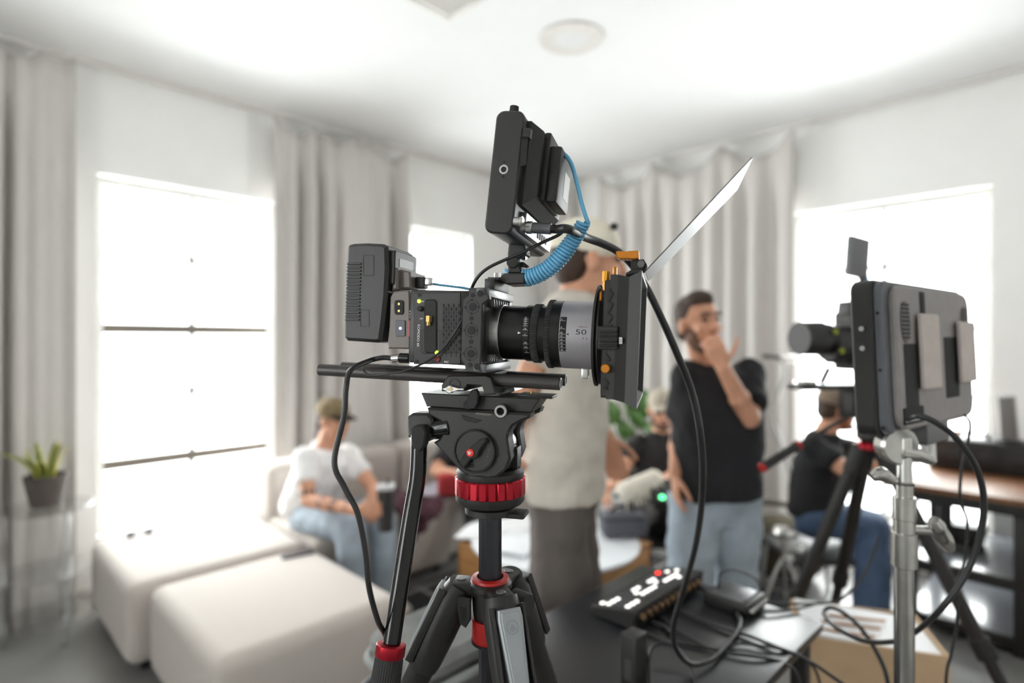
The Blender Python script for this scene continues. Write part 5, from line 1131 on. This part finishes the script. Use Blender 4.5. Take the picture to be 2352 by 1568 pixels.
def person(label, base, J, face, shirt, trouser, hair=None, cap=None, brim=True, beard=None, glasses=False, roll=0, girth=1.0, hem=.0, hands=None, hs=1.0, vox=.007, shoes=True, bag=None, sleeve=.62):
    t = thing('person', label, 'person', V((base.x, base.y, 0)))
    body = MB(); lat_ = (J['shR']-J['shL']).normalized(); ch = (J['shR']+J['shL'])/2; pel = J['pel']; up = (ch-pel).normalized(); fb = lat_.cross(up).normalized(); lt = up.cross(fb)
    tl = (ch-pel).length
    hf = aim(*face); hr = hf.cross(Uv).normalized(); hu = hr.cross(hf); hr = (hr*math.cos(rad(roll))+hu*math.sin(rad(roll))); hu = hr.cross(hf)
    H = frame(J['head'], hr, hf, hu); s = hs
    def hb(c, r, mb=None): (mb or body).ball(H @ (V(c)*s), tuple(x*s for x in r), H.to_3x3(), 20, 14)
    hb((0, -.008, .030), (.074, .094, .086)); hb((0, .022, -.030), (.060, .070, .084)); hb((0, .056, -.088), (.034, .030, .026)); hb((0, .020, -.075), (.052, .055, .040))
    hb((0, .080, .024), (.048, .016, .012)); hb((0, .089, -.064), (.025, .010, .010)); hb((.036, .062, -.030), (.022, .022, .020)); hb((-.036, .062, -.030), (.022, .022, .020))
    for e in (1, -1): hb((e*.076, -.006, -.012), (.011, .020, .032))
    body.limb(H @ (V((0, .088, .012))*s), H @ (V((0, .108, -.030))*s), .009*s, .015*s, 10); hb((.012, .094, -.034), (.010, .012, .009)); hb((-.012, .094, -.034), (.010, .012, .009))
    nk = J['neck']; body.limb(H @ (V((0, -.012, -.06))*s), nk, .054, .060)
    chain(body, [J['shL'], J['elL'], J['wrL']], [.050, .040, .027]); chain(body, [J['shR'], J['elR'], J['wrR']], [.050, .040, .027])
    for k in ('L', 'R'):
        body.ball(J['el'+k]*.6+J['wr'+k]*.4, .041*1.0)
    loft(body, [(pel-up*.06, lt*.12, fb*.08), (pel+up*tl*.5, lt*.13*girth, fb*.09*girth), (pel+up*tl*.85, lt*.15*girth, fb*.08), (nk, lt*.05, fb*.05)])
    for k in ('L', 'R'): chain(body, [J['hip'+k], J['kn'+k], J['an'+k]], [.07, .05, .036])
    for k, hd in (hands or {}).items(): hand(body, J['wr'+k], **hd)
    o = body.build('body', skin, t); remesh(o, vox, 3)
    for e in (1, -1):
        MB().ball(H @ (V((e*.030, .082, .003))*s), (.0125*s, .007*s, .0075*s), H.to_3x3()).build('eye', eye_m, t)
        MB().tube([H @ (V((e*.012, .097, .022))*s), H @ (V((e*.030, .094, .028))*s), H @ (V((e*.050, .080, .022))*s)], .0052*s, n=8, k=3).build('eyebrow', hair or hair_b, t)
    MB().tube([H @ (V((-.022, .088, -.064))*s), H @ (V((0, .099, -.062))*s), H @ (V((.022, .088, -.064))*s)], .0055*s, n=8, k=3).build('mouth', lip_m, t)
    if hair:
        m_ = MB(); hb((0, -.020, .038), (.080, .094, .086), m_); hb((0, -.052, -.012), (.070, .056, .066), m_); hb((0, .02, .085), (.062, .062, .045), m_) if not cap else None
        remesh(m_.build('hair', hair, t), .008, 3)
    if beard:
        m_ = MB(); hb((0, .030, -.090), (.058, .066, .034), m_); hb((0, .076, -.096), (.034, .030, .022), m_)
        for e in (1, -1): hb((e*.056, .020, -.055), (.014, .034, .042), m_)
        hb((0, .090, -.049), (.028, .012, .006), m_)
        remesh(m_.build('beard', beard, t), .007, 3)
    if cap:
        m_ = MB(); hb((0, -.010, .050), (.086, .106, .080), m_); c_ = remesh(m_.build('cap', cap, t), .009, 2)
        if brim:
            vs = []; n_ = 13
            for zz in (0, .006):
                for i in range(n_):
                    a_ = rad(-66+132*i/(n_-1)); vs.append(H @ (V((.080*math.sin(a_), -.008+.098*math.cos(a_), .034+zz+.004*math.cos(a_*2)))*s))
                for i in range(n_):
                    a_ = rad(-66+132*i/(n_-1)); vs.append(H @ (V((.076*math.sin(a_), .030+.135*math.cos(a_)**.8 if math.cos(a_) > 0 else .03, .022+zz-.016*abs(math.sin(a_))))*s))
            f = []
            for i in range(n_-1): f += [(i, i+1, n_+i+1, n_+i), (2*n_+i, 3*n_+i, 3*n_+i+1, 2*n_+i+1), (n_+i, n_+i+1, 3*n_+i+1, 3*n_+i), (i, 2*n_+i, 2*n_+i+1, i+1)]
            f += [(0, n_, 3*n_, 2*n_), (n_-1, 3*n_-1, 4*n_-1, 2*n_-1)]
            b_ = MB(); b_.add(vs, f); b_.build('brim', bag or cap, t)
    if glasses:
        for e in (1, -1): MB().ball(H @ (V((e*.031, .089, .002))*s), (.026*s, .008*s, .019*s), H.to_3x3()).build('sunglass_lens', blkgl, t)
        MB().tube([H @ (V((-.075, 0, .01))*s), H @ (V((-.06, .075, .012))*s), H @ (V((0, .1, .012))*s), H @ (V((.06, .075, .012))*s), H @ (V((.075, 0, .01))*s)], .004, n=6, k=4).build('sunglass_frame', blk, t)
    # shirt: torso and short sleeves
    sh = MB(); g = girth
    loft(sh, [(pel-up*hem, lt*.185*g, fb*.135*g), (pel+up*tl*.12, lt*.182*g, fb*.137*g), (pel+up*tl*.4, lt*.180*g, fb*.140*g), (pel+up*tl*.68, lt*.186*g, fb*.136*g), (pel+up*tl*.86, lt*.176*g, fb*.115*g), (pel+up*tl*1.0, lt*.140*g, fb*.104), (nk.lerp(ch, .45), lt*.102, fb*.094), (nk-up*.006, lt*.075, fb*.074)])
    for k in ('L', 'R'):
        a_, b_ = J['sh'+k], J['el'+k]; m0 = a_.lerp(b_, sleeve); sh.limb(a_-up*.01, m0-(b_-a_).normalized()*.04, .070*g, .066*g); sh.cyl(m0-(b_-a_).normalized()*.05, m0, .066*g, .067*g)
    so = folds(remesh(sh.build('shirt', shirt, t), .012, 5), .030)
    tr = MB()
    for k in ('L', 'R'):
        p_ = [J['hip'+k], J['kn'+k], J['an'+k]]; chain(tr, p_, [.098*g, .082, .070]); tr.ball(p_[0]*.5+p_[1]*.5, .092*g)
    loft(tr, [((J['hipL']+J['hipR'])/2-up*.10, lt*.11*g, fb*.09), ((J['hipL']+J['hipR'])/2, lt*.165*g, fb*.118*g), (pel+up*.05, lt*.165*g, fb*.118*g), (pel+up*.09, lt*.158*g, fb*.112*g)])
    folds(remesh(tr.build('trousers', trouser, t), .014, 5), .026)
    if shoes:
        for k in ('L', 'R'):
            a_ = J['an'+k]; fw = (J.get('toe'+k) or V((fb.x, fb.y, 0)).normalized()); a0 = V((a_.x, a_.y, 0)); sd = fw.cross(Uv)
            m_ = MB(); loft(m_, [(a0-fw*.075+Uv*.05, sd*.030, Uv*.048), (a0-fw*.02+Uv*.055, sd*.040, Uv*.052), (a0+fw*.06+Uv*.044, sd*.044, Uv*.041), (a0+fw*.13+Uv*.034, sd*.046, Uv*.031), (a0+fw*.175+Uv*.028, sd*.030, Uv*.022)], 18); m_.ball(a0+Uv*.09, (.045, .045, .05))
            so_ = remesh(m_.build('shoe', shoe_m, t), .010, 3)
    return t, H
# --- man in black shirt, hand at his chin
Z = 2.33
J = dict(head=W(1604, 742, Z-.03), neck=W(1622, 832, Z), shL=W(1584, 862, Z-.03), shR=W(1716, 858, Z+.03), elL=W(1562, 990, Z+.03), wrL=W(1551, 1085, Z-.06), elR=W(1722, 960, Z-.13), wrR=W(1662, 846, Z-.20),
         pel=W(1645, 1105, Z), hipL=W(1595, 1140, Z-.02), hipR=W(1690, 1140, Z+.02), knL=W(1580, 1385, Z-.06), knR=W(1692, 1385, Z), anL=W(1580, 1580, Z), anR=W(1695, 1580, Z+.03))
hands = dict(R=dict(d=W(1632, 778, Z-.19)-W(1662, 846, Z-.20), pn=W(1604, 770, Z)-W(1640, 800, Z-.2), side=Rv+Uv*.3, curl=48, thumb=62), L=dict(d=-Uv-Fv*.2, pn=Rv, side=-Fv, curl=22))
person('man standing in a black t-shirt and light jeans with a hand at his chin', W(1640, 1400, Z), J, (-72, 6), cloth('black_cotton', S(30, 30, 34)), denim, hair=hair_b, beard=beard_b, girth=1.06, hem=.06, hands=hands, roll=-4, hs=1.0, sleeve=.78)
# --- man in beige shirt and cap
Z = 1.82
J = dict(head=W(1350, 600, Z), neck=W(1328, 668, Z), shL=W(1325, 728, Z+.17), shR=W(1278, 735, Z-.15), elL=W(1330, 900, Z+.2), wrL=W(1390, 1000, Z+.15), elR=W(1205, 885, Z-.15), wrR=W(1165, 1040, Z-.12),
         pel=W(1292, 1085, Z), hipL=W(1300, 1130, Z+.09), hipR=W(1282, 1130, Z-.08), knL=W(1330, 1490, Z+.10), knR=W(1288, 1490, Z-.08), anL=W(1330, 1830, Z+.12), anR=W(1290, 1830, Z-.06))
hands = dict(R=dict(d=-Uv+Rv*.1, pn=Fv, side=Rv, curl=20), L=dict(d=Rv*.3-Uv, pn=-Fv, side=Rv, curl=20))
t, H = person('tall man in a beige t-shirt and cream cap turned to the right', W(1290, 1400, Z), J, (8, 0), cloth('beige_cotton', S(203, 195, 184)), cloth('grey_brown_trousers', S(98, 90, 86)), hair=hair_b, cap=cloth('cream_cotton', S(226, 218, 200)), brim=False, hem=.075, girth=1.0, hands=hands, hs=1.08)
MB().ball(H @ V((.062, .066, .100)), (.008, .014, .012), H.to_3x3()).build('cap_badge', blk, t)
# --- man in the white shirt on the sofa
Z = 3.4
J = dict(head=W(766, 962, Z), neck=W(750, 1020, Z), shL=W(702, 1050, Z-.14), shR=W(800, 1042, Z+.10), elL=W(708, 1148, Z-.30), wrL=W(822, 1172, Z-.50), elR=W(855, 1118, Z-.02), wrR=W(868, 1158, Z-.22),
         pel=W(712, 1160, Z+.06), hipL=W(702, 1185, Z-.04), hipR=W(738, 1178, Z+.16), knL=W(802, 1212, Z-.36), knR=W(876, 1185, Z-.16), anL=WH(818, 1392, .09), anR=WH(884, 1362, .09), toeL=aim(-40), toeR=aim(-30))
hands = dict(L=dict(d=Rv+Fv*.1, pn=Fv+Rv*.2, side=Uv, curl=38, thumb=50), R=dict(d=-Uv*.3-Fv+Rv*.15, pn=-Rv, side=Uv, curl=40))
tp1, _h = person('seated man in a white t-shirt and camouflage cap holding a tumbler', W(720, 1200, Z), J, (-25, -6), cloth('white_cotton', S(232, 230, 230)), denim, hair=hair_b, cap=mat('camouflage_cloth', S(120, 104, 76), .9, var=.45, scale=28), bag=mat('dark_brim', S(60, 48, 40), .9), hem=.04, hands=hands)
ink = mat('tattoo_ink', S(92, 72, 66), .6)
for a_, b_, f, L_, r_ in (('elL', 'wrL', .30, .03, .0415), ('elL', 'wrL', .52, .035, .0375), ('elL', 'wrL', .80, .014, .0335), ('shL', 'elL', .82, .03, .0445)):
    p0 = J[a_].lerp(J[b_], f); d_ = (J[b_]-J[a_]).normalized(); mb = MB(); m_ = M.Translation(p0) @ d_.to_track_quat('Z', 'Y').to_matrix().to_4x4(); n_ = 24
    vs_ = [m_ @ V((r_*math.cos(2*PI*i/n_), r_*math.sin(2*PI*i/n_), z+.006*math.sin(i*1.7))) for z in (0, L_) for i in range(n_)]; mb.add(vs_, [(i, (i+1) % n_, n_+(i+1) % n_, n_+i) for i in range(n_) if (i*7+int(f*50)) % 5 < 3]); mb.build('tattoo', ink, tp1, recalc=False)
tq = W(886, 1160, Z-.44); t = thing('tumbler', 'black insulated tumbler in the seated man’s hands'.replace('’', "'"), 'tumbler', tq-V((0, 0, .12)))
mm = M.Translation(tq-V((0, 0, .13))); MB().lathe([(.034, 0), (.037, .003), (.046, .215), (.046, .22)], mm, 28).build('tumbler_body', mat('matte_black_steel', S(40, 38, 38), .45), t); MB().lathe([(.047, .216), (.047, .232), (.038, .238), (.01, .238)], mm, 28).build('lid', mat('clear_lid', S(190, 188, 190), .3), t); MB().cyl(tq+V((.01, 0, .105)), tq+V((.014, 0, .135)), .008).build('sip_spout', blk, t)
# --- seated man with sunglasses at the back
Z = 3.55
J = dict(head=W(1520, 940, Z), neck=W(1520, 988, Z), shL=W(1462, 1018, Z), shR=W(1578, 1018, Z), elL=W(1432, 1078, Z-.12), wrL=W(1398, 1120, Z-.32), elR=W(1572, 1080, Z-.08), wrR=W(1512, 1105, Z-.30),
         pel=W(1522, 1165, Z+.02), hipL=W(1490, 1182, Z-.02), hipR=W(1552, 1182, Z-.02), knL=W(1458, 1180, Z-.28), knR=W(1590, 1190, Z-.34), anL=WH(1455, 1340, .09), anR=WH(1585, 1340, .09))
hands = dict(L=dict(d=-Uv*.8-Rv*.2, pn=Rv, side=-Fv, curl=28), R=dict(d=-Rv-Uv*.1, pn=-Uv, side=-Fv, curl=40))
person('seated man in a black t-shirt, cap and sunglasses near the curtain', W(1520, 1200, Z), J, (-98, -4), cloth('faded_black_print', S(40, 38, 38), var=.35, scale=9), cloth('dark_work_trousers', S(56, 52, 50)), hair=hair_b, cap=cloth('tan_cap', S(176, 166, 150)), glasses=True, beard=beard_b, hem=.04, hands=hands, vox=.008)
ch = W(1520, 1200, Z); cz = .40
def seat_chair(label, c, th, zs, back=True):
    f = aim(th); f = V((f.x, f.y, 0)); r = f.cross(Uv); m_ = frame(V((c.x, c.y, 0)), r, f, Uv); t = thing('chair', label, 'chair', m_)
    MB().b2((-.21, -.20, zs-.04), (.21, .22, zs), .015, 3).build('seat', blk, t, m_)
    for sx in (-.18, .18):
        for sy in (-.17, .18): MB().cyl((sx*1.1, sy*1.15, 0), (sx, sy, zs-.03), .012, n=10).build('leg', steel, t, m_)
    if back:
        MB().b2((-.20, -.245, zs+.18), (.20, -.215, zs+.40), .012, 3).build('backrest', blk, t, m_)
        for sx in (-.17, .17): MB().cyl((sx, -.19, zs-.03), (sx, -.225, zs+.25), .010, n=10).build('back_post', steel, t, m_)
    return t
seat_chair('dark folding chair under the man with sunglasses', ch, -98, .325)
# fluffy microphone cover and audio bag on his lap
fluffm = mat('white_fur', S(222, 214, 200), .95, bump=.6, scale=90)
p = W(1468, 1112, Z-.42); t = thing('microphone', 'microphone in a fluffy white wind cover on the seated man\'s lap', 'microphone', p)
mb = MB(); rnd = random.Random(9)
a, b = W(1438, 1128, Z-.50), W(1502, 1098, Z-.44)
mb.limb(a, b, .055, .045, 20)
for i in range(90):
    s_ = rnd.random(); q = a.lerp(b, s_); an = rnd.uniform(0, 6.28); d_ = (b-a).normalized(); n1 = d_.orthogonal().normalized(); n2 = d_.cross(n1); dr = n1*math.cos(an)+n2*math.sin(an)+d_*rnd.uniform(-.6, .6)-Uv*.4
    mb.cyl(q+dr*.03, q+dr*.075, .010, .002, n=5)
mb.build('wind_cover', fluffm, t); MB().cyl(a+(a-b)*.4, a, .012, n=12).build('microphone_grip', blk, t)
p = W(1552, 1135, Z-.50); t = thing('audio_recorder', 'black audio mixer bag with green lights on the seated man\'s lap', 'audio recorder', p-V((0, 0, .06)))
rm = M.Rotation(rad(-45), 3, 'Z') @ M.Rotation(rad(28), 3, 'X'); MB().box(p, (.26, .17, .07), rm, bev=.012).build('mixer_body', blk, t)
grn = mat('green_led_panel', S(90, 230, 140), .4, emit=S(80, 230, 140), estr=3)
for dx_, dy_, r_ in ((-.09, -.06, .014), (.03, .02, .012)): MB().cyl(p+rm @ V((dx_, dy_, .034)), p+rm @ V((dx_, dy_, .038)), r_, n=18).build('green_light', grn, t)
for i in range(5): MB().cyl(p+rm @ V((-.05+i*.035, -.03, .034)), p+rm @ V((-.05+i*.035, -.03, .05)), .010, n=12).build('mixer_knob', mat('violet_knob', S(110, 104, 134), .4), t)
# --- man working at the desk
Z = 3.25
J = dict(head=W(1922, 938, Z), neck=W(1898, 988, Z), shL=W(1900, 1018, Z+.14), shR=W(1872, 1026, Z-.16), elL=W(2040, 1055, Z+.05), wrL=W(2140, 992, Z+.02), elR=W(1950, 1085, Z-.30), wrR=W(2040, 1060, Z-.28),
         pel=W(1868, 1165, Z), hipL=W(1880, 1185, Z+.10), hipR=W(1868, 1190, Z-.09), knL=W(2010, 1205, Z+.10), knR=W(2002, 1215, Z-.16), anL=WH(2015, 1392, .09), anR=WH(1990, 1408, .09), toeL=aim(5), toeR=aim(-5))
hands = dict(L=dict(d=Rv+Uv*.1, pn=-Uv, side=-Fv, curl=22), R=dict(d=Rv+Uv*.1, pn=-Uv, side=Fv, curl=22))
person('bearded man in a black t-shirt and cap sitting at the desk', W(1870, 1200, Z), J, (-6, -6), cloth('black_tee', S(28, 28, 30)), denim_d, hair=hair_b, cap=cloth('brown_cap', S(128, 112, 96)), beard=mat('ginger_beard', S(140, 86, 56), .8, bump=.5, scale=150), hem=.04, hands=hands, vox=.008)
seat_chair('black stool under the man at the desk', W(1862, 1200, Z), 0, .34, False)
# --- person in dark clothes on the sofa behind the tripod handle
Z = 4.3
J = dict(head=W(1100, 985, 3.88), neck=W(1088, 1022, 3.98), shL=W(1025, 1036, 4.02), shR=W(1135, 1036, 4.06), elL=W(1000, 1084, 3.86), wrL=W(1056, 1088, 3.70), elR=W(1150, 1095, 3.9), wrR=W(1100, 1110, 3.74),
         pel=W(1072, 1085, Z), hipL=W(1050, 1095, Z-.04), hipR=W(1095, 1095, Z-.04), knL=W(1088, 1128, 3.80), knR=W(1152, 1128, 3.84), anL=WH(1098, 1300, .09), anR=WH(1155, 1300, .09))
hands = dict(L=dict(d=Rv-Uv*.2-Fv*.3, pn=-Uv, side=Fv, curl=30), R=dict(d=-Rv-Uv*.1, pn=-Uv, side=Fv, curl=30))
person('person in black seated on the sofa half hidden by the tripod head', W(1085, 1200, Z), J, (-90, -10), cloth('black_jersey', S(34, 33, 35)), cloth('black_trousers', S(34, 33, 36)), hair=hair_b, hem=.03, hands=hands, vox=.009)
p = W(1030, 1112, 3.72); o = MB().box(p, (.14, .10, .15), M.Rotation(rad(-40), 3, 'Z'), bev=.035, seg=4).build('red_pouch', mat('red_cloth', S(160, 40, 44), .8, bump=.2)); tag(o, 'red pouch in the lap of the person in black', 'pouch'); centred(o)
# --- leafy plant by the curtain
pc = W(1437, 1150, 4.35); pc.z = 0; t = thing('leafy_plant', 'tall potted plant with broad green leaves behind the matte box', 'plant', pc)
MB().lathe([(.11, 0), (.12, .01), (.15, .30), (.155, .32), (.14, .32), (.135, .28), (.01, .28)], M.Translation(pc), 32).build('pot', mat('white_glaze', S(215, 216, 214), .3), t)
lf = mat('broad_green_leaf', S(86, 122, 62), .45, var=.25, scale=12)
for k, (px, py, sz, tw) in enumerate(((1396, 942, .20, 10), (1470, 925, .26, -15), (1425, 985, .17, 40), (1448, 960, .17, 60), (1408, 1030, .15, 80), (1478, 985, .16, 120), (1440, 900, .2, 170))):
    tip = W(px, py, 4.25+.05*math.sin(k*2)); st_ = pc+V((0, 0, .28))
    MB().tube([st_, st_.lerp(tip, .5)+V((0, 0, .08)), tip], [.010, .005], n=8, k=5).build('stem', lf, t)
    vs = []; n_ = 10; dl = (-Uv+Rv*math.sin(rad(tw))*.5).normalized(); sd = (Rv*math.cos(rad(tw))-Fv*.5).normalized()
    for i in range(n_+1):
        s_ = i/n_; wd = sz*.42*math.sin(PI*s_)**.6
        for j, f in enumerate((-1, -.5, 0, .5, 1)): vs.append(tip+Uv*sz*.45+dl*sz*s_*1.0+sd*wd*f-Fv*(.03*abs(f)+.04*math.sin(PI*s_)))
    mb = MB(); mb.add(vs, [(5*i+j, 5*i+j+1, 5*i+j+6, 5*i+j+5) for i in range(n_) for j in range(4)]); o = mb.build('leaf', lf, t, recalc=False, angle=90); o.modifiers.new('s', 'SOLIDIFY').thickness = .002
